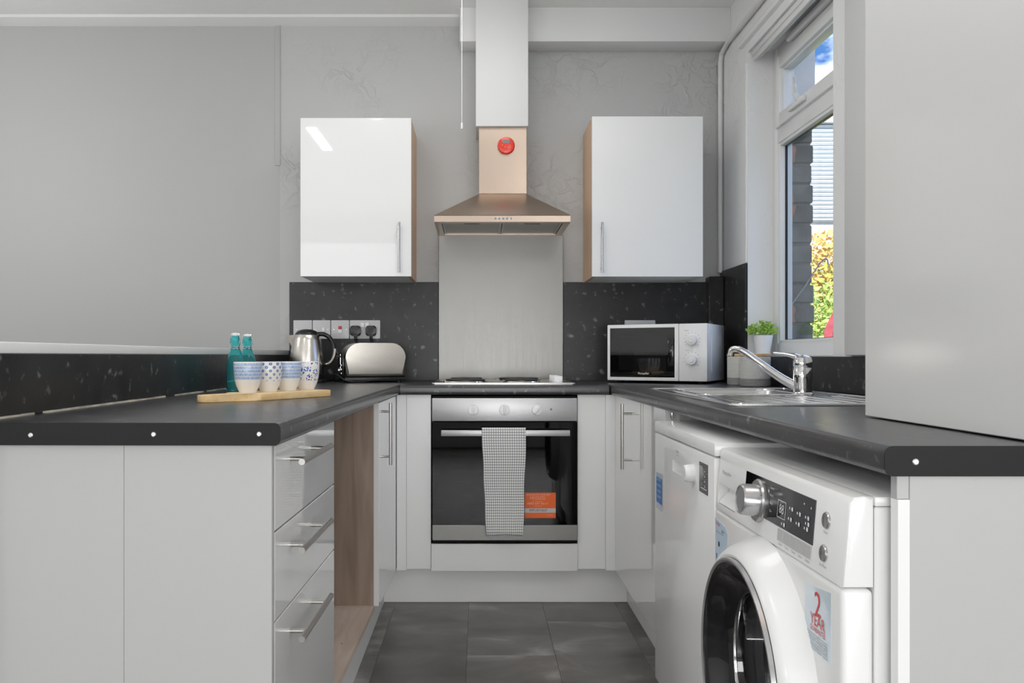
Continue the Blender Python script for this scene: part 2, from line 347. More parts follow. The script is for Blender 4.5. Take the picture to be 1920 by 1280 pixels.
def leafmat(name, cols, scale, rnd=True):
    m, nt, b = nmat(name); sock(b, Roughness=0.5)
    t = nt.nodes.new('ShaderNodeTexCoord')
    n = nt.nodes.new('ShaderNodeTexNoise'); n.inputs['Scale'].default_value = scale; n.inputs['Detail'].default_value = 4
    nt.links.new(t.outputs['Object'], n.inputs[0])
    rr = nt.nodes.new('ShaderNodeValToRGB'); e = rr.color_ramp.elements
    k = len(cols)
    e[0].position = 0.3; e[0].color = rgba(cols[0]); e[1].position = 0.7; e[1].color = rgba(cols[-1])
    for i in range(1, k-1): e.new(0.3+0.4*i/(k-1)).color = rgba(cols[i])
    nt.links.new(n.outputs['Fac'], rr.inputs[0]); nt.links.new(rr.outputs[0], b.inputs['Base Color'])
    b.inputs['Subsurface Weight'].default_value = 0.0
leafmat('houseplant_leaf', [(0.14, 0.34, 0.03), (0.42, 0.66, 0.10), (0.72, 0.85, 0.38)], 60)
leafmat('autumn_leaf', [(0.22, 0.34, 0.08), (0.62, 0.62, 0.12), (0.90, 0.62, 0.18), (0.90, 0.42, 0.20)], 2.2)
leafmat('green_leaf', [(0.20, 0.34, 0.08), (0.48, 0.60, 0.14), (0.75, 0.78, 0.25)], 3.5)
def brick_mat():
    m, nt, b = nmat('dark_brick'); sock(b, Roughness=0.85)
    t = nt.nodes.new('ShaderNodeTexCoord')
    g = nt.nodes.new('ShaderNodeNewGeometry'); s = nt.nodes.new('ShaderNodeSeparateXYZ'); nt.links.new(g.outputs['Position'], s.inputs[0])
    n = nt.nodes.new('ShaderNodeTexNoise'); n.inputs['Scale'].default_value = 9; n.inputs['Detail'].default_value = 6
    nt.links.new(g.outputs['Position'], n.inputs[0])
    f = mth(nt, 'LESS_THAN', mth(nt, 'ADD', s.outputs['X'], mth(nt, 'MULTIPLY', n.outputs['Fac'], 0.09)), 1.425)
    rr = nt.nodes.new('ShaderNodeValToRGB'); rr.color_ramp.elements[0].position = 0.35; rr.color_ramp.elements[1].position = 0.7
    rr.color_ramp.elements[0].color = (0.07, 0.066, 0.060, 1); rr.color_ramp.elements[1].color = (0.22, 0.205, 0.185, 1); nt.links.new(n.outputs['Fac'], rr.inputs[0])
    nt.links.new(mixc(nt, f, rr.outputs[0], (0.42, 0.17, 0.10)), b.inputs['Base Color'])
    bp = nt.nodes.new('ShaderNodeBump'); bp.inputs['Strength'].default_value = 0.6; bp.inputs['Distance'].default_value = 0.01
    nt.links.new(n.outputs['Fac'], bp.inputs['Height']); nt.links.new(bp.outputs[0], b.inputs['Normal'])
brick_mat()

# ------------------------------------------------------------------ mesh helpers
INV = {}     # object -> matrix that takes build coordinates into its local space
nb = bmesh.new
def box(bm, x0, x1, y0, y1, z0, z1, bev=0.0, seg=2):
    v = [bm.verts.new(p) for p in ((x0,y0,z0),(x1,y0,z0),(x1,y1,z0),(x0,y1,z0),(x0,y0,z1),(x1,y0,z1),(x1,y1,z1),(x0,y1,z1))]
    fs = [bm.faces.new([v[i] for i in q]) for q in ((3,2,1,0),(4,5,6,7),(0,1,5,4),(1,2,6,5),(2,3,7,6),(3,0,4,7))]
    if bev > 0:
        es = list({e for f in fs for e in f.edges})
        bmesh.ops.bevel(bm, geom=es, offset=bev, segments=seg, profile=0.5, affect='EDGES')
    return bm
def basis(d):
    d = d.normalized(); a = Vector((0, 0, 1)) if abs(d.z) < 0.9 else Vector((1, 0, 0))
    u = d.cross(a).normalized(); return u, d.cross(u).normalized()
def tube(bm, pts, r, seg=12, caps=True, flat=1.0):
    pts = [Vector(p) for p in pts]; n = len(pts); rings = []
    rs = r if isinstance(r, (list, tuple)) else [r]*n
    u = None
    for i, p in enumerate(pts):
        d = (pts[min(i+1, n-1)]-pts[max(i-1, 0)]).normalized()
        if u is None: u, v = basis(d)
        else:
            u = (u - d*u.dot(d)).normalized(); v = d.cross(u).normalized()
        rings.append([bm.verts.new(p + u*math.cos(2*PI*k/seg)*rs[i] + v*math.sin(2*PI*k/seg)*rs[i]*flat) for k in range(seg)])
    for a, c in zip(rings, rings[1:]):
        for k in range(seg): bm.faces.new((a[k], a[(k+1)%seg], c[(k+1)%seg], c[k]))
    if caps: bm.faces.new(rings[0][::-1]); bm.faces.new(rings[-1])
    return bm
def cyl(bm, p0, p1, r, r1=None, seg=24): return tube(bm, [p0, p1], [r, r if r1 is None else r1], seg)
def curve(pts, n=6):
    P = [Vector(p) for p in pts]; P = [P[0]*2-P[1]] + P + [P[-1]*2-P[-2]]; out = []
    for i in range(1, len(P)-2):
        for k in range(n):
            t = k/n; a, b_, c, d = P[i-1:i+3]
            out.append(0.5*((2*b_)+(c-a)*t+(2*a-5*b_+4*c-d)*t*t+(3*b_-a-3*c+d)*t**3))
    out.append(P[-2]); return out
def lathe(bm, prof, c=(0, 0, 0), axis=(0, 0, 1), seg=40, hmax=None):
    """prof: (radius, height along axis). UV = angle, height/hmax"""
    uvl = bm.loops.layers.uv.verify()
    ax = Vector(axis).normalized(); u, v = basis(ax); c = Vector(c)
    if ax.z > 0.99: u, v = Vector((1, 0, 0)), Vector((0, 1, 0))
    hm = hmax or max(abs(h) for _, h in prof) or 1
    rings = []
    for r, h in prof:
        if r < 1e-6: rings.append([bm.verts.new(c+ax*h)])
        else: rings.append([bm.verts.new(c+ax*h+(u*math.cos(2*PI*k/seg)+v*math.sin(2*PI*k/seg))*r) for k in range(seg)])
    for i, (a, d) in enumerate(zip(rings, rings[1:])):
        if len(a) == 1 and len(d) == 1: continue
        for k in range(seg):
            k2 = (k+1) % seg
            if len(a) == 1: vs = [a[0], d[k2], d[k]]; uu = [(k+.5, i), (k+1, i+1), (k, i+1)]
            elif len(d) == 1: vs = [a[k], a[k2], d[0]]; uu = [(k, i), (k+1, i), (k+.5, i+1)]
            else: vs = [a[k], a[k2], d[k2], d[k]]; uu = [(k, i), (k+1, i), (k+1, i+1), (k, i+1)]
            f = bm.faces.new(vs)
            for l, (q, j) in zip(f.loops, uu): l[uvl].uv = (q/seg, prof[j][1]/hm)
    return bm
def prism(bm, pts, plane, a, b, bev=0.0, seg=2):
    """polygon pts extruded between a and b. plane xz -> along y, yz -> along x, xy -> along z"""
    mk = {'xz': lambda p, t: (p[0], t, p[1]), 'yz': lambda p, t: (t, p[0], p[1]), 'xy': lambda p, t: (p[0], p[1], t)}[plane]
    A = [bm.verts.new(mk(p, a)) for p in pts]; B = [bm.verts.new(mk(p, b)) for p in pts]; n = len(pts)
    f1 = bm.faces.new(A); f2 = bm.faces.new(B[::-1])
    fs = [bm.faces.new((A[i], B[i], B[(i+1)%n], A[(i+1)%n])) for i in range(n)]
    if bev:
        bmesh.ops.bevel(bm, geom=list(set(f1.edges) | set(f2.edges)), offset=bev, segments=seg, profile=0.5, affect='EDGES')
    return bm
def rrect(x0, x1, y0, y1, r, n=6, corners=(1, 1, 1, 1)):
    """corners: (x0y0, x1y0, x1y1, x0y1)"""
    out = []
    for i, (cx, cy, a0) in enumerate(((x0, y0, PI), (x1, y0, 1.5*PI), (x1, y1, 0), (x0, y1, PI/2))):
        if not corners[i] or r <= 0: out.append((cx, cy)); continue
        ox = cx + (r if cx == x0 else -r); oy = cy + (r if cy == y0 else -r)
        for k in range(n+1):
            a = a0 + PI/2*k/n; out.append((ox+r*math.cos(a), oy+r*math.sin(a)))
    return out
def mesh_from(bm, name, mat, M=None, smooth=35):
    bmesh.ops.recalc_face_normals(bm, faces=bm.faces[:])
    if M is not None: bmesh.ops.transform(bm, matrix=M, verts=bm.verts[:])
    me = bpy.data.meshes.new(name); bm.to_mesh(me); bm.free()
    for mm in (mat if isinstance(mat, (list, tuple)) else [mat]): me.materials.append(MATS[mm])
    if smooth:
        me.polygons.foreach_set('use_smooth', [True]*len(me.polygons)); me.set_sharp_from_angle(angle=math.radians(smooth))
    return me
def obj(name, bm, mat, parent=None, label=None, cat=None, group=None, kind=None, base=None, smooth=35):
    M = INV[parent] if parent else (Matrix.Translation(-Vector(base)) if base else Matrix.Identity(4))
    me = mesh_from(bm, name, mat, M, smooth)
    o = bpy.data.objects.new(name, me); COL.objects.link(o)
    if parent: o.parent = parent
    elif base: o.location = base
    INV[o] = M
    tag(o, label, cat, group, kind); return o
def tag(o, label=None, cat=None, group=None, kind=None):
    for k, v in (('label', label), ('category', cat), ('group', group), ('kind', kind)):
        if v: o[k] = v
    return o
RP = Vector((-0.324, 3.39, 0)); RUN = Matrix.Translation(RP) @ Matrix.Rotation(-0.0157, 4, 'Z') @ Matrix.Translation(-RP)
def thing(name, label, cat, base, group=None, run=False, rz=0.0, local=False, kind=None):
    """Empty at the base. Parts are given in world coordinates, or in local ones when local. run: the slightly skewed left run"""
    o = bpy.data.objects.new(name, None); COL.objects.link(o); o.empty_display_size = 0.05
    M = Matrix.Translation(Vector(base))
    if run: A = RUN @ M; INV[o] = M.inverted()
    else: A = M @ Matrix.Rotation(rz, 4, 'Z'); INV[o] = Matrix.Identity(4) if local else A.inverted()
    o.location = A.to_translation(); o.rotation_euler = A.to_euler()
    tag(o, label, cat, group, kind); return o
def cut(o, bms):
    """boolean difference, baked into the mesh"""
    tmp = []
    for bm in bms:
        if bm is None: continue
        bmesh.ops.recalc_face_normals(bm, faces=bm.faces[:])
        bmesh.ops.transform(bm, matrix=INV[o], verts=bm.verts[:])
        me = bpy.data.meshes.new('cut'); bm.to_mesh(me); bm.free()
        c = bpy.data.objects.new('cut', me); COL.objects.link(c); c.parent = o.parent
        if not o.parent: c.matrix_world = o.matrix_basis
        md = o.modifiers.new('b', 'BOOLEAN'); md.operation = 'DIFFERENCE'; md.solver = 'EXACT'; md.object = c; tmp.append((c, md))
    bpy.context.view_layer.update()
    dg = bpy.context.evaluated_depsgraph_get()
    me = bpy.data.meshes.new_from_object(o.evaluated_get(dg))
    for c, md in tmp:
        o.modifiers.remove(md); d = c.data; bpy.data.objects.remove(c); bpy.data.meshes.remove(d)
    o.data = me; me.polygons.foreach_set('use_smooth', [True]*len(me.polygons)); me.set_sharp_from_angle(angle=math.radians(35))
    return o
def text(bm, s, size, O, R, U, width=None, align='CENTER', lift=0.0004):
    """flat lettering at O, reading along R with up U"""
    cu = bpy.data.curves.new('t', 'FONT'); cu.body = s; cu.size = size; cu.align_x = align; cu.align_y = 'CENTER'; cu.resolution_u = 2
    ob = bpy.data.objects.new('t', cu); COL.objects.link(ob); bpy.context.view_layer.update()
    me = bpy.data.meshes.new_from_object(ob.evaluated_get(bpy.context.evaluated_depsgraph_get()))
    bpy.data.objects.remove(ob); bpy.data.curves.remove(cu)
    xs = [v.co.x for v in me.vertices] or [0, 1]
    k = (width/(max(xs)-min(xs))) if width else 1.0
    R, U, O = Vector(R).normalized(), Vector(U).normalized(), Vector(O); Nn = R.cross(U)
    vs = [bm.verts.new(O + R*v.co.x*k + U*v.co.y + Nn*lift) for v in me.vertices]
    for p in me.polygons:
        try: bm.faces.new([vs[i] for i in p.vertices])
        except ValueError: pass
    bpy.data.meshes.remove(me); return bm
def quad(bm, O, R, U, w_, h_, lift=0.0004):
    R, U, O = Vector(R).normalized(), Vector(U).normalized(), Vector(O); Nn = R.cross(U)
    vs = [bm.verts.new(O+R*a*w_/2+U*b_*h_/2+Nn*lift) for a, b_ in ((-1,-1),(1,-1),(1,1),(-1,1))]
    bm.faces.new(vs); return bm
def bar_handle(parent, a, b_, out, back, r=0.006, inset=0.02, mat='brushed_nickel', name='handle', label=None):
    """bar from a to b_ with two posts going back along vector out*-1 for distance back"""
    a, b_, out = Vector(a), Vector(b_), Vector(out)
    bm = nb(); cyl(bm, a, b_, r, seg=16)
    d = (b_-a).normalized()
    for p in (a+d*inset, b_-d*inset): cyl(bm, p, p-out*back, r*0.72, seg=12)
    return obj(name, bm, mat, parent, label=label)

# ------------------------------------------------------------------ the room
WY, RX, CZ = 4.0, 1.18, 2.66
LXW, RY = -3.6, -2.6
bm = box(nb(), LXW-0.1, RX+0.02, RY-0.1, WY+0.1, -0.12, -0.004); box(bm, RX+0.02, 3.3, RY-0.1, 0.7, -0.12, -0.004); floor = obj('floor', bm, 'mortar', kind='structure')
TW, TL = 0.305, 0.61
tm = mesh_from(box(nb(), -TW/2+0.0004, TW/2-0.0004, -TL/2+0.0004, TL/2-0.0004, -0.004, 0.0, 0.0005, 1), 'floor_tile', 'vinyl_tile')
i0 = 0
for ix in range(-12, 11):
    x = -0.04 + TW*(ix+0.5)
    off = 3.21 if ix % 2 else 2.845
    for iy in range(-10, 3):
        y = off + TL*(iy+0.5)
        if x-TW/2 < LXW or y+TL/2 > WY+0.62 or y-TL/2 < RY: continue
        if y+TL/2 > WY or (x+TW/2 > RX and y > 0.2) or x+TW/2 > 3.2: continue
        t = bpy.data.objects.new('floor_tile', tm); COL.objects.link(t); t.location = (x, y, 0); t.parent = floor
bm = box(nb(), LXW-0.1, RX+0.3, RY-0.1, WY+0.1, CZ, CZ+0.12); box(bm, RX+0.3, 3.3, RY-0.1, 0.7, CZ, CZ+0.12)
obj('ceiling', bm, 'ceiling_paint', kind='structure')
obj('wall_back', box(nb(), LXW-0.1, RX+0.3, WY, WY+0.15, -0.1, CZ+0.1), 'rough_plaster', kind='structure')
obj('wall_left', box(nb(), LXW-0.1, LXW, RY, WY, -0.1, CZ), 'pale_paint', kind='structure')
obj('wall_rear', box(nb(), LXW-0.1, 3.3, RY-0.1, RY, -0.1, CZ), 'pale_paint', kind='structure')
obj('wall_return', box(nb(), RX+0.001, 3.3, 0.60, 0.75, -0.1, CZ), 'pale_paint', kind='structure')  # unseen; room widened here so the added right fill light fits
obj('wall_far_right', box(nb(), 3.2, 3.3, RY, 0.599, -0.1, CZ), 'pale_paint', kind='structure')
wr = obj('wall_right', box(nb(), RX, RX+0.18, 0.60, WY, -0.1, CZ), 'side_plaster', kind='structure')
WA, WB, WZ0, WZ1 = 2.75, 3.62, 1.03, 2.36       # window opening
cut(wr, [box(nb(), RX-0.1, RX+0.3, WA, WB, WZ0, WZ1)])
# smooth board part of the back wall left of the old plaster, its edge shows as a vertical ridge
obj('trim_1', box(nb(), -0.985, -0.958, WY-0.005, WY, 1.95, CZ-0.03, 0.002), 'smooth_paint', kind='structure')
# low wall behind the left worktop with its white capping
lw = obj('wall_low', box(nb(), -1.06, -0.921, 1.42, WY-0.001, 0.0, 1.035), 'smooth_paint', kind='structure')
obj('capping', box(nb(), -1.07, -0.914, 1.40, WY-0.001, 1.0345, 1.0575, 0.003), 'white_strip', lw)
# ceiling cove strip on the back wall, bulkhead, duct boxing
tr = prism(nb(), [(WY, CZ), (WY-0.055, CZ), (WY-0.05, CZ-0.012), (WY-0.012, CZ-0.032), (WY, CZ-0.036)], 'yz', LXW, -0.09)
obj('trim_2', tr, 'trim_paint', kind='structure')
obj('bulkhead', box(nb(), -0.087, RX, 3.865, WY, 2.50, CZ, 0.003), 'boxing_paint', kind='structure')
du = obj('duct_boxing', box(nb(), -0.012, 0.227, 3.765, 3.9995, 2.076, CZ, 0.002), 'boxing_paint', kind='structure')
bm = nb()
for x, z in ((0.0, 2.35), (0.212, 2.33), (0.0, 2.19), (0.212, 2.15), (0.0, 2.48), (0.212, 2.47)):
    lathe(bm, [(0.0035, 0), (0.003, 0.0008), (0, 0.001)], (x, 3.765, z), (0, -1, 0), 8)
tag(obj('screw_heads', bm, 'boxing_paint', du), kind='stuff')
# pipe in the right corner that runs on along the right wall under the ceiling
bm = nb(); tube(bm, [(1.163, 3.975, 1.43), (1.163, 3.975, 2.44)] + [(1.163, 3.955, 2.475), (1.163, 3.86, 2.492)] + [(1.166, y, 2.494) for y in (3.4, 2.8, 2.0, 1.2)], 0.011, 10)
obj('trim_3', bm, 'trim_paint', kind='structure')
obj('trim_4', box(nb(), RX-0.022, RX, 2.22, 2.62, 1.031, CZ, 0.006), 'trim_paint', kind='structure')
# plaster lip over the window
obj('trim_5', prism(nb(), [(RX, 2.40), (RX-0.016, 2.405), (RX-0.02, 2.42), (RX, 2.45)], 'xz', 2.6, 3.70), 'side_plaster', kind='structure')
# plaster edge bead of the window jamb
bm = tube(nb(), [(RX-0.001, WB+0.012+0.002*math.sin(k*1.7), 1.44+k*0.046) for k in range(20)], 0.006, 8); obj('trim_6', bm, 'side_plaster', kind='structure')

# ------------------------------------------------------------------ window
win = thing('window_1', None, None, (1.32, (WA+WB)/2, WZ0), kind='structure')
FX0, FX1 = 1.29, 1.355
def frame(bm, y0, y1, z0, z1, wd, x0, x1, bev=0.004):
    box(bm, x0, x1, y0, y0+wd, z0, z1, bev); box(bm, x0, x1, y1-wd, y1, z0, z1, bev)
    box(bm, x0, x1, y0+wd*0.9, y1-wd*0.9, z0, z0+wd, bev); box(bm, x0, x1, y0+wd*0.9, y1-wd*0.9, z1-wd, z1, bev)
bm = nb(); frame(bm, WA, WB, WZ0, WZ1, 0.055, FX0, FX1); box(bm, FX0+0.001, FX1, WA+0.05, WB-0.05, 1.945, 2.012, 0.004)
obj('window_frame', bm, 'upvc_white', win)
sash = obj('top_sash', nb() if False else (lambda b: (frame(b, WA+0.05, WB-0.05, 2.008, 2.308, 0.055, FX0-0.012, FX1-0.01, 0.006), b)[1])(nb()), 'upvc_white', win)
bm = nb(); frame(bm, WA+0.1, WB-0.1, 2.058, 2.258, 0.014, FX0+0.004, FX1-0.018, 0.003); obj('glazing_bead', bm, 'upvc_white', sash)
obj('pane', box(nb(), 1.326, 1.330, WA+0.1, WB-0.1, 2.055, 2.262), 'window_glass', sash)
bm = nb(); frame(bm, WA+0.05, WB-0.05, WZ0+0.05, 1.95, 0.018, FX0+0.006, FX1-0.018, 0.004); obj('glazing_bead', bm, 'upvc_white', win)
obj('pane', box(nb(), 1.328, 1.332, WA+0.05, WB-0.05, WZ0+0.05, 1.95), 'window_glass', win)
obj('seal', (lambda b: (frame(b, WA+0.066, WB-0.066, WZ0+0.066, 1.934, 0.005, 1.318, 1.328, 0), b)[1])(nb()), 'black_plastic', win)
# handle on the top sash, trickle vent
bm = nb(); box(bm, 1.262, 1.279, 3.22, 3.38, 2.026, 2.050, 0.005)
tube(bm, curve([(1.27, 3.28, 2.045), (1.255, 3.275, 2.07), (1.245, 3.26, 2.10), (1.235, 3.235, 2.125)]), [0.012]*6+[0.010]*6+[0.007]*7, 10)
obj('window_handle', bm, 'upvc_white', win)
bm = nb(); box(bm, 1.262, 1.291, 2.98, 3.40, 2.318, 2.346, 0.009, 3); obj('trickle_vent', bm, 'upvc_white', win)
bm = nb(); box(bm, 1.19, 1.232, 2.77, 3.60, 2.335, 2.359, 0.003); box(bm, 1.196, 1.206, 2.77, 3.60, 2.312, 2.337, 0.002); box(bm, 1.216, 1.226, 2.77, 3.60, 2.322, 2.337, 0.002)
obj('blind_rail', bm, 'upvc_white', label='white blind head rail fixed under the top of the window reveal', cat='blind rail')

# ------------------------------------------------------------------ outside
obj('ground', box(nb(), 1.5, 14, -4, 22, -0.5, -0.3), 'ground_green', kind='structure')
ow = obj('wall_outer', box(nb(), 1.362, 1.458, 3.632, 4.15, -0.3, 2.62), 'mortar', kind='structure')
nbk = 0
for i in range(21):
    z = 0.30 + i*0.0875
    ln = 0.215 if i % 2 else 0.11
    dx = random.uniform(-0.006, 0.006)
    bm = box(nb(), 1.358, 1.466+dx, 3.622+random.uniform(-0.002, 0.003), 3.622+ln, z, z+0.078, 0.005, 1)
    obj('brick', bm, 'dark_brick', ow)
for i in range(2):
    z = 2.145+i*0.245
    obj('stone_block', box(nb(), 1.357, 1.475, 3.618, 3.9, z, z+0.238, 0.004), 'pale_stone', ow)
obj('bent_wire', tube(nb(), curve([(1.362, 3.60, 1.25), (1.42, 3.61, 1.325), (1.48, 3.615, 1.415), (1.512, 3.62, 1.452), (1.527, 3.62, 1.452), (1.532, 3.62, 1.43)], 4), 0.003, 8), 'cable_grey',
    label='thin grey bent wire crossing diagonally outside the window', cat='wire')
bd = thing('outbuilding', 'building with white corrugated upper cladding beyond the garden shrubs', 'building', (6.5, 14.5, -0.3))
obj('wall', box(nb(), 4.7, 8.8, 14.06, 16.5, -0.3, 4.96), 'pale_stone', bd)
obj('roof', prism(nb(), [(4.5, 4.96), (9.0, 4.96), (8.9, 5.03), (4.6, 5.03)], 'xz', 13.9, 16.7), 'cladding', bd)
slm = None
for i in range(23):
    z = 3.30+i*0.0722
    if slm is None:
        s0 = obj('cladding_rib', prism(nb(), [(14.06, z), (14.035, z+0.006), (13.985, z+0.03), (13.985, z+0.045), (14.035, z+0.066), (14.06, z+0.071)], 'yz', 4.7, 8.8), 'cladding', bd); slm = s0
    else:
        c = slm.copy(); COL.objects.link(c); c.location.z += i*0.0722; c.parent = bd
def leaves(bm, n, cen, rad, size, shell=0.55, flat=False):
    for _ in range(n):
        while True:
            p = Vector([random.uniform(-1, 1) for _ in range(3)])
            l = p.length
            if shell < l <= 1: break
        q = Vector((cen[0]+p.x*rad[0], cen[1]+p.y*rad[1], cen[2]+p.z*rad[2]))
        s = size*random.uniform(0.6, 1.3)
        u = Vector([random.gauss(0, 1) for _ in range(3)]).normalized(); v = u.orthogonal().normalized()
        vs = [bm.verts.new(q+u*a*s+v*b_*s*0.45) for a, b_ in ((-1, 0), (0, -1), (1, 0), (0, 1))]
        m1 = bm.verts.new(q+u.cross(v)*s*0.15)
        bm.faces.new((vs[0], vs[1], m1)); bm.faces.new((vs[1], vs[2], m1)); bm.faces.new((vs[2], vs[3], m1)); bm.faces.new((vs[3], vs[0], m1))
def bush(label, base, rad, n, size, mat):
    t = thing('garden_shrub', label, 'shrub', base)
    bm = nb(); c = (base[0], base[1], base[2]+rad[2])
    leaves(bm, n, c, rad, size, 0.35); tag(obj('foliage', bm, mat, t, smooth=None), kind='stuff')
    bm = nb(); tube(bm, [base, (base[0]+0.05, base[1], base[2]+rad[2]*0.8)], [0.06, 0.03], 8)
    for k in range(5):
        a = k*1.3; tube(bm, [(base[0], base[1], base[2]+0.3), (base[0]+0.5*rad[0]*math.cos(a), base[1]+0.5*rad[1]*math.sin(a), base[2]+rad[2]*1.2)], [0.03, 0.01], 6)
    obj('stem', bm, 'bark', t)
bush('orange and yellow autumn shrub growing below the white cladding', (4.0, 9.4, -0.3), (1.25, 0.9, 1.38), 12000, 0.055, 'autumn_leaf')
bush('yellow green leafy shrub in front of the autumn shrub', (3.05, 7.0, -0.3), (0.75, 0.6, 0.98), 8000, 0.04, 'green_leaf')
bush('tall yellowish shrub at the right of the window view', (6.3, 10.6, -0.3), (1.0, 0.8, 1.55), 8000, 0.06, 'autumn_leaf')
lf = thing('red_leaf_plant', 'large pinkish red pointed leaf seen low at the right of the window', 'plant', (2.52, 5.9, -0.3))
bm = nb()
for k, (dx, dy, h) in enumerate(((0.0, 0, 1.70), (0.12, 0.05, 1.58), (-0.02, -0.02, 1.45))):
    pr = [(-0.01, h-0.45), (-0.075, h-0.32), (-0.07, h-0.18), (-0.01+0.03, h), (0.06, h-0.16), (0.065, h-0.33), (0.01, h-0.45)]
    prism(bm, [(2.54+dx+a, -0.3+z) for a, z in pr], 'xz', 5.9+dy, 5.905+dy)
obj('leaf_blades', bm, 'red_leaf', lf)
obj('stem', tube(nb(), [(2.52, 5.9, -0.3), (2.54, 5.902, 1.2)], 0.012, 8), 'bark', lf)

# ------------------------------------------------------------------ worktops
def wt_profile(xe, xw, r=0.012, z0=0.87, z1=0.91):
    """rounded front edge at xe, square at the wall xw"""
    s = 1 if xw > xe else -1; out = []
    for k in range(7):
        a = PI/2*k/6; out.append((xe+s*(r-r*math.cos(a)), z0+r-r*math.sin(a)))
    out = out[::1]
    low = out; up = [(x, z1-(z-z0)) for x, z in low]
    return [(xw, z0)] + low[::-1] + up + [(xw, z1)]
NE = 1.476
wl = thing('worktop', 'left dark speckled worktop carrying the chopping board, with a black capped end', 'worktop', (-0.324, 3.39, 0.87), run=True)
obj('worktop_slab', prism(nb(), wt_profile(-0.324, -0.911+0.0), 'xz', NE+0.001, 3.985), 'worktop_stone', wl)
cap = obj('end_cap', prism(nb(), rrect(-0.90, -0.3235, 0.8698, 0.9103, 0.011, 6, (0, 1, 1, 0)), 'xz', NE-0.0015, NE+0.001), 'black_cap', wl)
def screw(parent, x, y, z):
    bm = lathe(nb(), [(0.0045, 0), (0.0045, 0.0006), (0.0032, 0.0016), (0.0012, 0.0016), (0.0012, 0.0006), (0, 0.0006)], (x, y, z), (0, -1, 0), 14)
    obj('screw', bm, 'steel_screw', parent)
for px, pz in ((54, 0.888), (287, 0.8895), (486, 0.8902)): screw(cap, (px-897)/1050+0.030, NE-0.0015, pz)
wb = thing('worktop', 'middle dark speckled worktop under the hob', 'worktop', (0.1, 3.39, 0.87))
bm = nb()
pr = [(3.39+0.012-0.012*math.cos(PI/2*k/6), 0.87+0.012-0.012*math.sin(PI/2*k/6)) for k in range(7)]
prism(bm, [(3.985, 0.87)] + pr[::-1] + [(y, 0.91-(z-0.87)) for y, z in pr] + [(3.985, 0.91)], 'yz', -0.3225, 0.5365)
obj('worktop_slab', bm, 'worktop_stone', wb)
obj('joint_strip', box(nb(), -0.3237, -0.3227, 3.392, 3.985, 0.872, 0.9095), 'black_void', wb)
obj('joint_strip', box(nb(), 0.5367, 0.5377, 3.392, 3.985, 0.872, 0.9095), 'black_void', wb)
wt = thing('worktop', 'right dark speckled worktop with the inset sink and a black capped end', 'worktop', (0.86, 2.5, 0.87))
XE = 0.541
slab = obj('worktop_slab', prism(nb(), wt_profile(XE, 1.1675), 'xz', 1.101, 3.985), 'worktop_stone', wt)
cut(slab, [box(nb(), 0.668, 1.005, 2.452, 2.848, 0.8, 1.0), box(nb(), 0.5, 0.5378, 3.37, 4.1, 0.8, 1.0)])
cap = obj('end_cap', prism(nb(), rrect(XE-0.0005, 1.1675, 0.8698, 0.9103, 0.011, 6, (1, 0, 0, 1)), 'xz', 1.0995, 1.101), 'black_cap', wt)
screw(cap, (1717-897)/1410, 1.0995, 0.889)

# ------------------------------------------------------------------ splashbacks
def spl(name, lab, x0, x1, y0, y1, z0, z1, mat='splash_stone', bev=0.0015):
    return obj(name, box(nb(), x0, x1, y0, y1, z0, z1, bev, 1), mat, label=lab, cat='splashback', base=((x0+x1)/2, (y0+y1)/2, z0))
spl('splashback_panel', 'tall black speckled splashback behind the kettle and toaster', -0.912, -0.1925, 3.988, 4.0, 0.9105, 1.386)
spl('splashback_panel', 'tall black speckled splashback behind the microwave', 0.4095, 1.105, 3.988, 4.0, 0.9105, 1.386)
spl('steel_splashback', 'brushed stainless steel splashback between hob and cooker hood', -0.191, 0.408, 3.986, 4.0, 0.9105, 1.612, 'splash_steel', 0.001)
spl('corner_post', 'narrow black boxed post in the right corner of the worktop', 1.098, 1.168, 3.93, 4.0, 0.9105, 1.408, 'splash_stone', 0.004)
spl('side_splashback_panel', 'tall black splashback on the right wall beside the corner post', 1.168, 1.18, 3.622, 3.999, 0.9105, 1.437)
spl('window_upstand', 'low black upstand behind the sink under the window', 1.168, 1.18, 1.30, 3.62, 0.9105, 1.028)
up = obj('side_upstand', box(nb(), -0.921, -0.9125, 1.43, 3.987, 0.9105, 1.0343, 0.001, 1), 'splash_stone', label='long low black upstand along the low wall on the left', cat='splashback')
bm = nb(); n = 60
for k in range(n):
    y0 = 1.44+k*(2.5/n)
    if k in (6, 23, 24, 31): continue
    h = 0.0035+0.0012*random.random(); box(bm, -0.9124, -0.907, y0, y0+2.5/n, 0.9102, 0.9102+h)
tag(obj('sealant_line', bm, 'silicone', up), kind='stuff')

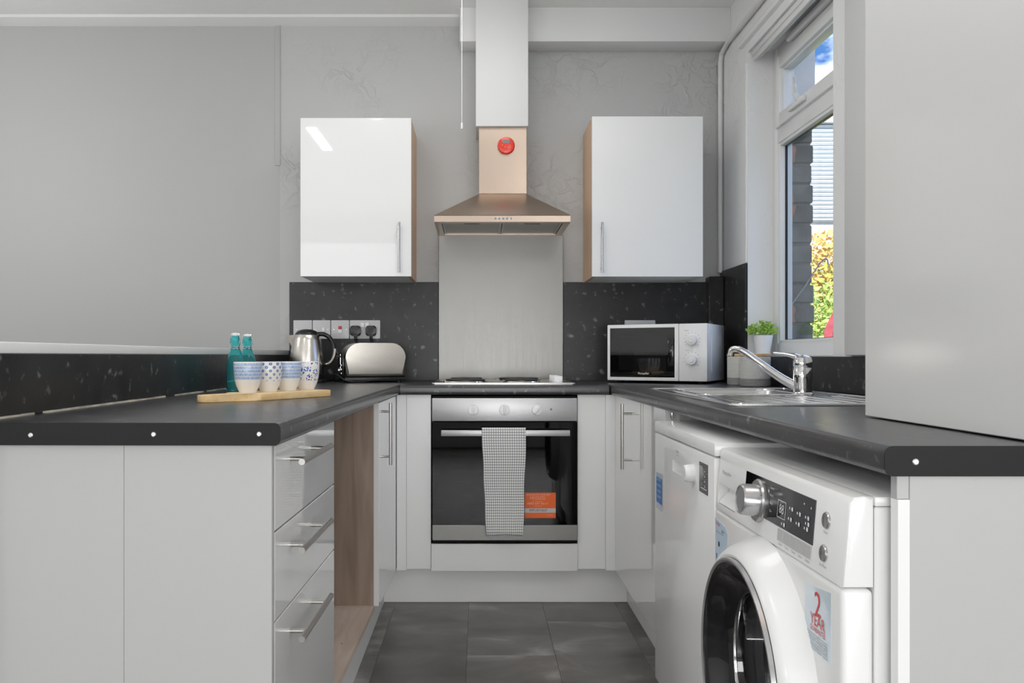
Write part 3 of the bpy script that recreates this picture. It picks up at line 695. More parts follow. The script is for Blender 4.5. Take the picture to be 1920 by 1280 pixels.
# ------------------------------------------------------------------ left run cabinets (skewed frame)
FXL = -0.342      # front plane of drawers and doors
pl = 'gloss_white'
ep = thing('end_panel', 'wide pale panel closing the near end of the left run under the worktop', 'panel', (-0.62, 1.49, 0), run=True)
obj('panel', box(nb(), -0.6105, FXL, 1.488, 1.506, 0.0, 0.8695, 0.001, 1), 'panel_white', ep)
obj('panel', box(nb(), -1.08, -0.6107, 1.488, 1.506, 0.0, 0.8695, 0.0004, 1), 'panel_white', ep)
dc = thing('drawer_cabinet', 'white gloss cabinet of three drawers at the near end of the left run', 'cabinet', (-0.6, 1.79, 0), run=True)
obj('carcass', box(nb(), -0.89, FXL-0.019, 1.5065, 2.078, 0.15, 0.8695), 'panel_white', dc)
for k, (z0, z1, hz) in enumerate(((0.710, 0.866, 0.828), (0.5455, 0.7065, 0.659), (0.152, 0.542, 0.490))):
    d = obj('drawer', box(nb(), FXL-0.018, FXL, 1.508, 2.077, z0, z1, 0.0012, 1), pl, dc)
    bar_handle(d, (FXL+0.034, 1.575, hz), (FXL+0.034, 1.865, hz), (1, 0, 0), 0.034, 0.0062, 0.05)
oc = thing('open_cabinet', 'open oak lined cabinet without a door beside the drawers', 'cabinet', (-0.6, 2.48, 0), run=True)
obj('side_panel', box(nb(), -0.905, FXL-0.016, 2.881, 2.899, 0.142, 0.8695), 'oak_panel', oc)
obj('side_panel', box(nb(), -0.905, FXL-0.019, 2.0785, 2.0965, 0.142, 0.8695), 'oak_panel', oc)
obj('back_panel', box(nb(), -0.912, -0.9052, 2.0785, 2.899, 0.142, 0.8695), 'oak_panel', oc)
sh = box(nb(), -0.905, FXL-0.012, 2.0967, 2.8805, 0.142, 0.160); obj('bottom_shelf', sh, 'oak_shelf', oc)
bm = nb()
for x, y in ((-0.40, 2.50), (-0.43, 2.50)): lathe(bm, [(0.003, 0), (0, 0.0003)], (x, y, 0.1602), (0, 0, 1), 10)
tag(obj('shelf_holes', bm, 'black_void', oc), kind='stuff')
dl = thing('door_cabinet', 'white gloss cabinet door in the inner corner beyond the open cabinet', 'cabinet', (-0.6, 3.15, 0), run=True)
obj('carcass', box(nb(), -0.905, FXL-0.019, 2.9, 3.98, 0.15, 0.8695), 'panel_white', dl)
dd = obj('door', box(nb(), FXL-0.016, FXL+0.003, 2.883, 3.407, 0.157, 0.866, 0.0012, 1), pl, dl)
bar_handle(dd, (FXL+0.036, 2.945, 0.642), (FXL+0.036, 2.945, 0.862), (1, 0, 0), 0.036, 0.006, 0.03)
obj('plinth_board', box(nb(), FXL-0.068, FXL-0.052, 1.507, 3.475, 0.001, 0.1415), 'plinth_white', label='white kick board under the left run', cat='plinth', base=(-0.41, 2.5, 0))
# ------------------------------------------------------------------ back run
BY = 3.402
fl = thing('corner_filler', 'narrow white upright filler strips left of the oven', 'filler panel', (-0.26, BY, 0.14))
obj('filler_strip', box(nb(), -0.337, -0.297, BY+0.004, BY+0.022, 0.146, 0.8695, 0.0008, 1), 'plinth_white', fl)
obj('filler_panel', box(nb(), -0.2965, -0.196, BY+0.012, BY+0.03, 0.150, 0.8695, 0.0008, 1), 'plinth_white', fl)
fr_ = thing('corner_filler', 'wider white upright filler strips right of the oven', 'filler panel', (0.48, BY, 0.14))
obj('filler_panel', box(nb(), 0.4095, 0.524, BY+0.012, BY+0.03, 0.150, 0.8695, 0.0008, 1), 'plinth_white', fr_)
obj('filler_strip', box(nb(), 0.5245, 0.5645, BY+0.002, BY+0.022, 0.146, 0.8695, 0.0008, 1), 'plinth_white', fr_)
obj('oven_drawer_panel', box(nb(), -0.194, 0.4075, BY-0.004, BY+0.014, 0.146, 0.2575, 0.0008, 1), pl, label='low white gloss panel directly under the built-in oven', cat='panel', base=(0.1, BY, 0.146))
bpl = obj('plinth_board', box(nb(), -0.395, 0.622, 3.458, 3.474, 0.001, 0.143), 'plinth_white', label='white kick board across the back beneath the oven', cat='plinth', base=(0.1, 3.46, 0))
# ------------------------------------------------------------------ right run
DX = 0.563
dr = thing('door_cabinet', 'white gloss cabinet with a tall bar handle between oven and dishwasher', 'cabinet', (0.85, 2.9, 0))
obj('carcass', box(nb(), DX+0.02, 1.16, 2.40, 3.98, 0.15, 0.8695), 'panel_white', dr)
obj('filler_strip', box(nb(), DX+0.001, DX+0.0195, 3.082, BY+0.001, 0.146, 0.8685, 0.0005, 1), pl, dr)
d = obj('door', box(nb(), DX, DX+0.0195, 2.49, 3.081, 0.146, 0.8685, 0.0012, 1), pl, dr)
bar_handle(d, (DX-0.036, 3.03, 0.614), (DX-0.036, 3.03, 0.853), (-1, 0, 0), 0.036, 0.006, 0.035)
bm = nb(); cyl(bm, (DX+0.012, 2.455, 0.845), (DX+0.012, 2.455, 0.861), 0.005, seg=10); obj('hinge', bm, 'chrome', dr)
obj('plinth_board', box(nb(), 0.6225, 0.638, 2.36, 3.457, 0.001, 0.143), 'plinth_white', label='white kick board under the right corner cabinet', cat='plinth', base=(0.63, 2.9, 0))
rp_ = thing('end_panel', 'pale panel closing the near end of the right run beside the washing machine', 'panel', (0.86, 1.11, 0))
obj('panel', box(nb(), 0.5765, 1.165, 1.105, 1.123, 0.0, 0.8695, 0.0006, 1), 'panel_white', rp_)
obj('edge_strip', box(nb(), 0.560, 0.5763, 1.1035, 1.123, 0.0, 0.838, 0.0006, 1), 'appliance_white', rp_)
obj('edge_strip', box(nb(), 0.560, 0.5763, 1.106, 1.123, 0.8383, 0.8695, 0.0006, 1), 'panel_white', rp_)

# ------------------------------------------------------------------ oven
ov = thing('built_in_oven', 'built-in electric oven with black glass door below the hob', 'oven', (0.108, 3.39, 0.26))
OX0, OX1 = -0.1905, 0.4055
body = obj('oven_body', box(nb(), OX0+0.004, OX1-0.004, 3.412, 3.95, 0.262, 0.864), 'black_void', ov)
obj('control_panel', box(nb(), OX0, OX1, 3.392, 3.411, 0.7625, 0.857, 0.002, 2), 'oven_steel', ov)
for k, px in enumerate((887, 946, 1007)):
    x = (px-897)/457.0; z = 0.809
    kn = lathe(nb(), [(0.0215, 0), (0.0215, 0.006), (0.020, 0.010), (0, 0.0105)], (x, 3.392, z), (0, -1, 0), 32)
    kb = obj('knob', kn, 'knob_white', ov)
    g = nb(); box(g, -0.0045, 0.0045, -0.012, 0, -0.0195, 0.0195, 0.002, 2)
    bmesh.ops.transform(g, matrix=Matrix.Translation((x, 3.383, z)) @ Matrix.Rotation((0, 0, 0.7)[k], 4, 'Y'), verts=g.verts[:])
    obj('grip', g, 'knob_white', kb)
obj('indicator_light', lathe(nb(), [(0.005, 0), (0.0045, 0.0015), (0, 0.002)], (0.2985, 3.392, 0.811), (0, -1, 0), 16), 'spot_grey', ov)
bm = nb()
for k, px in enumerate((887, 946, 1007)): quad(bm, ((px-897)/457.0, 3.3918, 0.838), (1, 0, 0), (0, 0, 1), 0.0025, 0.0025)
tag(obj('dial_marks', bm, 'grey_print', ov), kind='stuff')
dz0, dz1 = 0.337, 0.758
door = obj('oven_door', (lambda b: (box(b, OX0+0.002, OX1, 3.396, 3.411, 0.2665, dz1, 0.001, 1), b)[1])(nb()), 'black_void', ov)
cut(door, [box(nb(), -0.105, 0.315, 3.38, 3.42, 0.36, 0.69)])
obj('door_glass', box(nb(), OX0+0.001, OX1, 3.3905, 3.3955, dz0, dz1, 0.001, 1), 'oven_glass', door)
obj('door_trim', box(nb(), OX0+0.001, OX1+0.001, 3.388, 3.396, 0.2735, dz0-0.0005, 0.002, 1), 'splash_steel', door)
cut(body, [box(nb(), -0.12, 0.33, 3.40, 3.85, 0.35, 0.70)])
bm = nb()
for zz in (0.50, 0.605):
    tube(bm, [(-0.118, 3.44, zz), (0.328, 3.44, zz)], 0.0025, 8)
    tube(bm, [(-0.118, 3.80, zz), (0.328, 3.80, zz)], 0.0025, 8)
for k in range(12):
    x = -0.10+k*0.037; tube(bm, [(x, 3.44, 0.502), (x, 3.80, 0.502)], 0.0018, 6)
obj('oven_rack', bm, 'chrome', ov)
hb = nb(); box(hb, -0.151, 0.371, 3.342, 3.356, 0.705, 0.7295, 0.002, 2)
for x in (-0.135, 0.355): box(hb, x-0.008, x+0.008, 3.355, 3.3925, 0.709, 0.7255, 0.001, 1)
obj('handle', hb, 'oven_steel', door)
# orange sticker
R3, U3 = (1, 0, 0), (0, 0, 1); SY = 3.3900
st = obj('sticker', quad(nb(), (0.2535, SY, 0.4175), R3, U3, 0.127, 0.104), 'orange_print', door)
obj('sticker_band', quad(nb(), (0.2535, SY-0.0003, 0.3965), R3, U3, 0.127, 0.0175), 'silver_print', st)
bm = nb(); y = SY-0.0003
text(bm, 'REGISTER FOR YOUR FREE*', 0.0088, (0.247, y, 0.4605), R3, U3, 0.098)
text(bm, '10', 0.017, (0.219, y, 0.4478), R3, U3, 0.016); text(bm, 'YEAR PARTS', 0.0085, (0.2525, y, 0.4515), R3, U3, 0.045); text(bm, 'GUARANTEE', 0.0085, (0.2525, y, 0.4435), R3, U3, 0.045)
text(bm, 'CALL FREE NOW', 0.0055, (0.242, y, 0.4335), R3, U3, 0.045)
text(bm, '0800 697 0613', 0.0125, (0.242, y, 0.4245), R3, U3, 0.084); text(bm, 'OPEN 7 DAYS', 0.005, (0.245, y, 0.4150), R3, U3, 0.03)
obj('lettering', bm, 'pale_orange_print', st)
obj('lettering', text(nb(), 'IMPORTANT', 0.0150, (0.246, SY-0.0008, 0.3965), R3, U3, 0.074), 'black_print', st)
bm = text(nb(), 'Montpellier', 0.006, (0.294, y, 0.3775), R3, U3, 0.025); obj('lettering', bm, 'pale_orange_print', st)
# towel
tw = nb(); uvl = tw.loops.layers.uv.verify()
path = [(3.3665, 0.50), (3.367, 0.60), (3.3655, 0.70), (3.364, 0.728)]
for k in range(1, 8):
    a = PI*k/8; path.append((3.349+0.0125*math.cos(a), 0.7305+0.008*math.sin(a)))
for k in range(23): path.append((3.3365-0.003*math.sin(k*0.35), 0.728-k*0.0193))
nu = 24; dist = [0]
for a, c in zip(path, path[1:]): dist.append(dist[-1]+math.hypot(a[0]-c[0], a[1]-c[1]))
rows = []
for j, (y, z) in enumerate(path):
    f = max(0, (0.728-z)/0.425) if j > 5 else max(0, (0.728-z)/0.425)+0.15
    x0 = 0.013+0.018*f+0.001*math.sin(j*0.8); x1 = 0.192-0.012*f+0.0015*math.sin(j*0.5)
    rows.append([tw.verts.new((x0+(x1-x0)*i/nu, y-0.0018*f*math.sin(i*0.9+j*0.15)*1.0, z-(0.002*math.sin(i*0.35) if j == len(path)-1 else 0))) for i in range(nu+1)])
for j in range(len(rows)-1):
    for i in range(nu):
        f = tw.faces.new((rows[j][i], rows[j][i+1], rows[j+1][i+1], rows[j+1][i]))
        for l, (a, c) in zip(f.loops, ((i, j), (i+1, j), (i+1, j+1), (i, j+1))): l[uvl].uv = (a/nu, dist[c]/1.0)
to = obj('tea_towel', tw, 'towel_check', label='black and white checked tea towel folded over the oven door handle', cat='towel', smooth=60)
md = to.modifiers.new('thick', 'SOLIDIFY'); md.thickness = 0.0028; md.offset = 0

# ------------------------------------------------------------------ hob
hob = thing('electric_hob', 'stainless steel electric hob with four plates set on the middle worktop', 'hob', (0.105, 3.68, 0.91))
bm = prism(nb(), rrect(-0.193, 0.402, 3.425, 3.945, 0.012), 'xy', 0.9102, 0.9185, 0.003); obj('hob_top', bm, 'hob_steel', hob)
for x, y, r in ((-0.055, 3.56, 0.085), (-0.055, 3.81, 0.072), (0.185, 3.56, 0.072), (0.185, 3.81, 0.09)):
    h = obj('hotplate', lathe(nb(), [(r, 0), (r, 0.0095), (r-0.003, 0.0115), (r*0.28, 0.0105), (r*0.24, 0.009), (0, 0.009)], (x, y, 0.9188), seg=48), 'hotplate', hob)
    obj('rim', lathe(nb(), [(r+0.012, 0), (r+0.010, 0.004), (r+0.002, 0.0055), (r+0.001, 0)], (x, y, 0.9186), seg=48), 'chrome', h)
for k in range(4):
    y = 3.50+k*0.075; x = 0.338+0.0
    h = obj('knob', lathe(nb(), [(0.019, 0), (0.019, 0.006), (0.017, 0.008), (0, 0.008)], (x, y, 0.9187), seg=24), 'knob_white', hob)
    obj('grip', box(nb(), x-0.018, x+0.018, y-0.006, y+0.006, 0.926, 0.9445, 0.002, 2), 'knob_white', h)

# ------------------------------------------------------------------ hood
hd = thing('cooker_hood', 'stainless steel chimney cooker hood above the steel splashback', 'cooker hood', (0.105, 3.79, 1.61))
HX0, HX1, HY0, HY1 = -0.192, 0.400, 3.578, 3.985
CX0, CX1, CY0 = 0.002, 0.221, 3.785
bm = nb()
def ring(z, x0, x1, y0, y1): return [bm.verts.new(p) for p in ((x0, y0, z), (x1, y0, z), (x1, y1, z), (x0, y1, z))]
a = ring(1.638, HX0, HX1, HY0, HY1); b_ = ring(1.641, HX0+0.003, HX1-0.003, HY0+0.003, HY1)
c = ring(1.768, CX0-0.004, CX1+0.004, CY0-0.004, HY1); e = ring(1.772, CX0, CX1, CY0, HY1)
for p, q in ((a, b_), (b_, c), (c, e)):
    for k in range(4): bm.faces.new((p[k], p[(k+1)%4], q[(k+1)%4], q[k]))
bm.faces.new(a[::-1]); bm.faces.new(e)
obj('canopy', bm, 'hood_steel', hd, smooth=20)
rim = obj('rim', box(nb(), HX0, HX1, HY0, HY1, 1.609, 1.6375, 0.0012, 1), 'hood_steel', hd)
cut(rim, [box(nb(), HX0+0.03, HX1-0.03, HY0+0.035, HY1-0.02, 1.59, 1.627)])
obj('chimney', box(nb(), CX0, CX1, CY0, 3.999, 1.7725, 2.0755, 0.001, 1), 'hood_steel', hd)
for x0, x1 in ((HX0+0.032, 0.1015), (0.1065, HX1-0.032)):
    f = obj('grease_filter', box(nb(), x0, x1, HY0+0.037, HY1-0.022, 1.616, 1.6265, 0.002, 1), 'filter_mesh', hd)
    bm = nb(); frame_z = 1.6135
    for (u0, u1, v0, v1) in ((x0, x1, HY0+0.037, HY0+0.047), (x0, x1, HY1-0.032, HY1-0.022), (x0, x0+0.01, HY0+0.047, HY1-0.032), (x1-0.01, x1, HY0+0.047, HY1-0.032)):
        box(bm, u0, u1, v0, v1, frame_z, 1.6162)
    obj('filter_frame', bm, 'oven_steel', f)
    xm = (x0+x1)/2; obj('filter_latch', box(nb(), xm-0.035, xm+0.035, HY0+0.048, HY0+0.06, 1.609, 1.616, 0.001, 1), 'black_plastic', f)
for k in range(5):
    x = (929+k*7.2-897)/433
    obj('button', lathe(nb(), [(0.0052, 0), (0.0052, 0.003), (0.004, 0.004), (0, 0.004)], (x, HY0, 1.6235), (0, -1, 0), 16), 'chrome', hd)
# red timer
tmx, tmz = (949-897)/410, 1.03+(667-273.5)/410
t = thing('kitchen_timer', 'round red magnetic kitchen timer stuck on the hood chimney', 'timer', (tmx, CY0, tmz))
obj('timer_body', lathe(nb(), [(0.0385, 0), (0.0395, 0.004), (0.0395, 0.012), (0.036, 0.018), (0.030, 0.020), (0, 0.0205)], (tmx, CY0-0.0003, tmz), (0, -1, 0), 48), 'red_plastic', t)
obj('display', box(nb(), tmx-0.017, tmx+0.017, CY0-0.0222, CY0-0.0202, tmz+0.008, tmz+0.024, 0.001, 1), 'lcd_grey', t)
for dx, dz in ((-0.018, -0.002), (-0.007, -0.010), (0.007, -0.013), (0.017, -0.005)):
    obj('button', lathe(nb(), [(0.0055, 0), (0.005, 0.0022), (0, 0.003)], (tmx+dx, CY0-0.020, tmz+dz), (0, -1, 0), 16), 'red_bump', t)
# pull cord
pc = thing('pull_cord', 'thin white light pull cord hanging left of the duct boxing', 'pull cord', (-0.066, 3.3, 1.94))
obj('cord', tube(nb(), [(-0.066, 3.3, 1.957), (-0.066, 3.3, CZ-0.001)], 0.0014, 8), 'white_strip', pc)
obj('cord_end', lathe(nb(), [(0.002, 0.026), (0.0035, 0.024), (0.0048, 0.003), (0.003, 0), (0, 0)], (-0.066, 3.3, 1.934)), 'white_strip', pc)

# ------------------------------------------------------------------ wall cupboards
def cupboard(lab, x0, x1, z0, z1, hx, sidewood):
    t = thing('wall_cupboard', lab, 'cupboard', ((x0+x1)/2, 3.84, z0))
    y0 = 3.673
    obj('door', box(nb(), x0, x1, y0, y0+0.018, z0, z1, 0.0012, 1), 'gloss_white', t)
    xi0, xi1 = (x0+0.001, x1-0.017) if sidewood == 'r' else (x0+0.017, x1-0.001)
    obj('carcass', box(nb(), xi0, xi1, y0+0.0195, 3.9995, z0+0.001, z1-0.001), 'plinth_white', t)
    sx = (x1-0.0168, x1-0.0005) if sidewood == 'r' else (x0+0.0005, x0+0.0168)
    obj('side_panel', box(nb(), sx[0], sx[1], y0+0.0185, 3.9995, z0, z1-0.0005), 'oak_side', t, label='oak coloured side panel')
    bar_handle(t, (hx, y0-0.030, z0+0.014), (hx, y0-0.030, z0+0.237), (0, -1, 0), 0.031, 0.0055, 0.022, 'silver_plastic')
cupboard('white gloss wall cupboard left of the cooker hood', -0.791, -0.2985, 1.383, 2.087, -0.350, 'r')
cupboard('white gloss wall cupboard right of the cooker hood, above the microwave', 0.505, 0.998, 1.382, 2.094, 0.547, 'l')
# big cupboard standing on the right worktop
t = thing('tall_wall_cupboard', 'large white gloss cupboard rising from the right worktop at the picture edge', 'cupboard', (0.96, 1.37, 0.915))
obj('carcass', box(nb(), 0.779, 1.179, 1.127, 1.623, 0.914, 2.40), 'plinth_white', t)
obj('door', box(nb(), 0.76, 0.778, 1.125, 1.625, 0.9125, 2.40, 0.0015, 1), 'satin_white', t)

# ------------------------------------------------------------------ dishwasher
WX = 0.50
Rm, Um = (0, -1, 0), (0, 0, 1)     # lettering on faces that look towards -x
dw = thing('dishwasher', 'white dishwasher between the washing machine and the corner cabinet', 'dishwasher', (0.8, 2.04, 0))
DY0, DY1 = 1.752, 2.345
obj('body', box(nb(), WX+0.03, 1.09, DY0+0.002, DY1-0.002, 0.03, 0.813), 'appliance_white', dw)
obj('top_cover', box(nb(), WX, 1.09, DY0, DY1, 0.8165, 0.846, 0.004, 2), 'appliance_white', dw)
dwd = obj('door', box(nb(), WX, WX+0.03, DY0+0.003, DY1-0.003, 0.12, 0.8135, 0.004, 2), 'appliance_white', dw)
cut(dwd, [prism(nb(), [(1.945, 0.765), (2.13, 0.765), (2.13, 0.735), (1.945, 0.735)], 'yz', WX-0.02, WX+0.022)])
obj('control_strip', box(nb(), WX-0.0012, WX+0.002, 1.80, 1.868, 0.725, 0.792, 0.0005, 1), 'black_gloss', dwd)
bm = nb()
for k in range(4): quad(bm, (WX-0.0012, 1.82, 0.775-k*0.011), Rm, Um, 0.007, 0.004, 0.0006)
for k in range(3): text(bm, ('P1', 'P2', '60')[k], 0.008, (WX-0.0012, 1.846, 0.772-k*0.014), Rm, Um, lift=0.0006)
quad(bm, (WX-0.0012, 1.829, 0.736), Rm, Um, 0.05, 0.003, 0.0006)
tag(obj('printed_symbols', bm, 'silver_print', dwd), kind='stuff')
obj('knob', lathe(nb(), [(0.021, 0), (0.021, 0.010), (0.019, 0.020), (0.017, 0.022), (0, 0.022)], (WX, 1.925, 0.757), (-1, 0, 0), 32), 'knob_white', dwd)
bm = text(nb(), 'beko', 0.014, (WX, 2.075, 0.790), Rm, Um); quad(bm, (WX, 2.075, 0.780), Rm, Um, 0.024, 0.0012); obj('brand_lettering', bm, 'grey_print', dwd)
obj('plinth', box(nb(), WX+0.045, WX+0.06, DY0+0.004, DY1-0.004, 0.002, 0.118), 'appliance_white', dw)
s_ = obj('sticker', quad(nb(), (WX, 2.285, 0.664), Rm, Um, 0.072, 0.082, 0.0006), 'blue_print', dwd)
bm = nb(); quad(bm, (WX, 2.285, 0.699), Rm, Um, 0.072, 0.012, 0.0009); quad(bm, (WX, 2.285, 0.614), Rm, Um, 0.072, 0.016, 0.0009); obj('sticker_band', bm, 'label_blue', s_)
bm = nb()
for k, s in enumerate(('AUTOMATIC', 'WATER', 'A++ ENERGY', 'QUIET')): text(bm, s, 0.0105, (WX, 2.285, 0.687-k*0.0155), Rm, Um, 0.05, lift=0.0012)
obj('lettering', bm, 'white_print', s_)

# ------------------------------------------------------------------ washing machine
wm = thing('washing_machine', 'white front loading washing machine nearest the camera under the right worktop', 'washing machine', (0.8, 1.44, 0))
MY0, MY1 = 1.136, 1.748
body = obj('body', box(nb(), WX+0.045, 1.09, MY0, MY1, 0.012, 0.822, 0.002, 1), 'appliance_white', wm)
front = obj('front_panel', box(nb(), WX, WX+0.0445, MY0, MY1, 0.02, 0.7085, 0.009, 3), 'appliance_white', wm)
cpts = [(WX+0.001, 0.7105), (WX+0.011, 0.828), (WX+0.016, 0.8345), (WX+0.03, 0.8365), (WX+0.0445, 0.8365), (WX+0.0445, 0.7105)]
fas = obj('control_fascia', prism(nb(), cpts, 'xz', MY0, MY1, 0.005, 2), 'appliance_white', wm)
obj('top_cover', box(nb(), WX+0.045, 1.09, MY0, MY1, 0.8225, 0.8365, 0.003, 2), 'appliance_white', wm)
obj('side_pressing', prism(nb(), rrect(WX+0.085, 1.03, 0.08, 0.755, 0.03), 'xz', MY0-0.004, MY0+0.001, 0.003), 'appliance_white', wm)
DCY, DCZ = 1.445, 0.468
def hole(r, a0, a1): return cyl(nb(), (WX-a0, DCY, DCZ), (WX-a1, DCY, DCZ), r, seg=64)
cut(front, [hole(0.198, 0.05, -0.10)]); cut(body, [hole(0.185, 0.0, -0.30)])
A = (-1, 0, 0); C0 = (WX, DCY, DCZ)
bz = obj('door_bezel', lathe(nb(), [(0.205, -0.01), (0.243, -0.002), (0.240, 0.006), (0.234, 0.016), (0.227, 0.034), (0.219, 0.045), (0.210, 0.049), (0.2055, 0.048), (0.205, 0.03), (0.205, -0.01)], C0, A, 96), 'appliance_white', wm)
dn = obj('door', lathe(nb(), [(0.2045, 0.03), (0.2045, 0.049), (0.201, 0.0535), (0.194, 0.052), (0.186, 0.045), (0.178, 0.030), (0.160, 0.012), (0.150, 0.006), (0.148, -0.01), (0.18, -0.01), (0.2045, 0.03)], C0, A, 96), 'black_gloss', wm)
obj('chrome_ring', lathe(nb(), [(0.2052, 0.049), (0.2035, 0.0560), (0.2005, 0.0565), (0.1965, 0.0545), (0.199, 0.050)], C0, A, 96), 'silver_plastic', dn)
obj('inner_ring', lathe(nb(), [(0.1495, 0.004), (0.147, 0.010), (0.143, 0.010), (0.1405, 0.002), (0.1405, -0.01), (0.1495, -0.01)], C0, A, 80), 'chrome', dn)
obj('door_glass', lathe(nb(), [(0.1405, 0.004), (0.136, -0.012), (0.130, -0.05), (0.115, -0.08), (0.06, -0.098), (0, -0.10)], C0, A, 64), 'washer_glass', dn)
obj('drum', lathe(nb(), [(0.152, -0.05), (0.182, -0.08), (0.182, -0.27), (0.12, -0.285), (0, -0.288)], C0, A, 64), 'drum_steel', wm)
# fascia face lies on a slightly tilted plane; functions for points on it
UF = Vector((0.010, 0, 0.1175)).normalized()
def fx(z): return WX+0.001+(z-0.7105)/0.1175*0.010
def FP(y, z): return (fx(z), y, z)
bm = nb()
def fbox(bm, y0, y1, z0, z1, th, bev=0.0):
    prism(bm, [(fx(z0)-th, z0), (fx(z1)-th, z1), (fx(z1)+0.003, z1), (fx(z0)+0.003, z0)], 'xz', y0, y1, bev, 1)
fbox(bm, 1.245, 1.567, 0.7445, 0.8125, 0.0012); cpn = obj('display_panel', bm, 'black_gloss', fas)
bm = nb()
for (a, b2) in (((1.3935, 0.788), (1.3935, 0.7605)), ((1.3585, 0.788), (1.3585, 0.7605))): quad(bm, FP(a[0], 0.774), Rm, UF, 0.0012, 0.028, 0.002)
for z in (0.788, 0.760): quad(bm, FP(1.376, z), Rm, UF, 0.036, 0.0012, 0.002)
text(bm, '88', 0.022, FP(1.376, 0.774), Rm, UF, 0.02, lift=0.002)
for y, z in ((1.335, 0.783), (1.303, 0.781), (1.270, 0.781), (1.337, 0.766), (1.304, 0.765), (1.268, 0.772), (1.271, 0.764), (1.364, 0.752)):
    quad(bm, FP(y+0.006, z), Rm, UF, 0.004, 0.004, 0.002); 
    g = [(1.5, -1), (1.5, 1), (-1, 1.4), (-1.4, -0.4), (0, -1.4)]
    vs = [bm.verts.new(Vector(FP(y-0.004, z))+Vector(Rm)*p*0.0026+UF*q*0.0026+Vector((-0.002, 0, 0))) for p, q in g]; bm.faces.new(vs)
for y, z in ((1.285, 0.800), (1.258, 0.798)): quad(bm, FP(y, z), Rm, UF, 0.003, 0.003, 0.002)
for k in range(4): text(bm, ('Cotton', 'Mix 40', 'Wool', 'Eco')[k], 0.006, FP(1.425, 0.802-k*0.013), Rm, UF, lift=0.002)
tag(obj('printed_symbols', bm, 'white_print', cpn), kind='stuff')
KC = FP(1.4875, 0.770)
ka = (-1, 0, 0.085)
dial = obj('dial_ring', lathe(nb(), [(0.0385, 0), (0.0385, 0.004), (0.036, 0.007), (0.028, 0.007)], (KC[0]-0.001, KC[1], KC[2]), ka, 48), 'silver_plastic', fas)
kn = obj('knob', lathe(nb(), [(0.029, 0.003), (0.0275, 0.030), (0.0255, 0.034), (0.0235, 0.0345), (0.022, 0.033), (0, 0.033)], (KC[0]-0.002, KC[1], KC[2]), ka, 48), 'silver_plastic', fas)
bm = nb()
for k in range(14):
    a = 2*PI*k/14; u = Vector(Rm)*math.cos(a)+UF*math.sin(a); c = Vector(KC)+u*0.0335
    quad(bm, c, u, u.cross(Vector((1, 0, 0))), 0.006, 0.0009, 0.0085)
tag(obj('dial_marks', bm, 'black_print', dial), kind='stuff')
for k in range(5):
    y0 = 1.2475+k*0.0282; bm = nb(); fbox(bm, y0, y0+0.0262, 0.7225, 0.7415, 0.0016, 0.0006); obj('button', bm, 'appliance_grey', fas)
for z, s in ((0.7905, 'Power'), (0.7425, 'Start')):
    c = FP(1.204, z)
    b1 = obj('button', lathe(nb(), [(0.0125, 0), (0.0125, 0.002), (0.011, 0.0035), (0.0095, 0.003), (0, 0.0035)], c, ka, 28), 'silver_plastic', fas)
bm = nb()
for z, s in ((0.773, 'Power'), (0.7245, 'Start/Pause')): text(bm, s, 0.0055, FP(1.204, z), Rm, UF, lift=0.0008)
for k in range(5): text(bm, ('Speed', 'Temp', 'Time', 'Options', 'Delay')[k], 0.0055, FP(1.373-k*0.0282-0.0005, 0.7175), Rm, UF, 0.016, lift=0.0008)
text(bm, 'Montpellier', 0.011, FP(1.687, 0.790), Rm, UF, 0.058, lift=0.0008)
obj('lettering', bm, 'grey_print', fas)
obj('lettering', text(nb(), 'II', 0.008, (FP(1.204, 0.7425)[0]-0.004, 1.204, 0.7428), Rm, UF, lift=0.001), 'black_print', fas)
# detergent drawer: front with a scooped grip
cut(fas, [prism(nb(), [(1.618, 0.764), (1.735, 0.764), (1.735, 0.722), (1.618, 0.722)], 'yz', WX-0.02, WX+0.030)])
obj('detergent_drawer', prism(nb(), [(WX+0.004, 0.724), (WX+0.026, 0.748), (WX+0.029, 0.762), (WX+0.030, 0.722)], 'xz', 1.62, 1.733), 'appliance_white', fas)
# guarantee sticker and energy label
sk = [(1.266, 0.590), (1.171, 0.593), (1.1705, 0.694), (1.262, 0.683)]
s_ = obj('sticker', prism(nb(), sk, 'yz', WX-0.0006, WX+0.001), 'sticker_blue_white', front)
bm = nb(); text(bm, '2', 0.052, (WX, 1.216, 0.662), Rm, Um, 0.021, lift=0.0014); text(bm, 'YEAR', 0.024, (WX, 1.2165, 0.638), Rm, Um, 0.052, lift=0.0014)
text(bm, 'GUARANTEE', 0.0115, (WX, 1.2165, 0.6245), Rm, Um, 0.054, lift=0.0014)
obj('lettering', bm, 'red_print', s_)
bm = nb()
for k in range(6): text(bm, ('Register your appliance now to', 'activate your free guarantee', 'Terms and conditions apply', 'call us or go online today', 'see the booklet for details', 'of parts and labour cover')[k], 0.0055, (WX, 1.2175, 0.6165-k*0.0042), Rm, Um, 0.072, lift=0.0014)
obj('lettering', bm, 'grey_print', s_)
s_ = obj('energy_label', prism(nb(), [(1.742, 0.690), (1.672, 0.683), (1.658, 0.672), (1.662, 0.650), (1.742, 0.575)], 'yz', WX-0.0006, WX+0.001), 'label_blue', front)
bm = nb(); text(bm, 'A++', 0.009, (WX, 1.687, 0.670), Rm, Um, lift=0.0014); quad(bm, (WX, 1.715, 0.640), Rm, Um, 0.008, 0.010, 0.0014); quad(bm, (WX, 1.732, 0.612), Rm, Um, 0.004, 0.010, 0.0014); quad(bm, (WX, 1.71, 0.664), Rm, Um, 0.05, 0.0008, 0.0014)
obj('lettering', bm, 'black_print', s_)
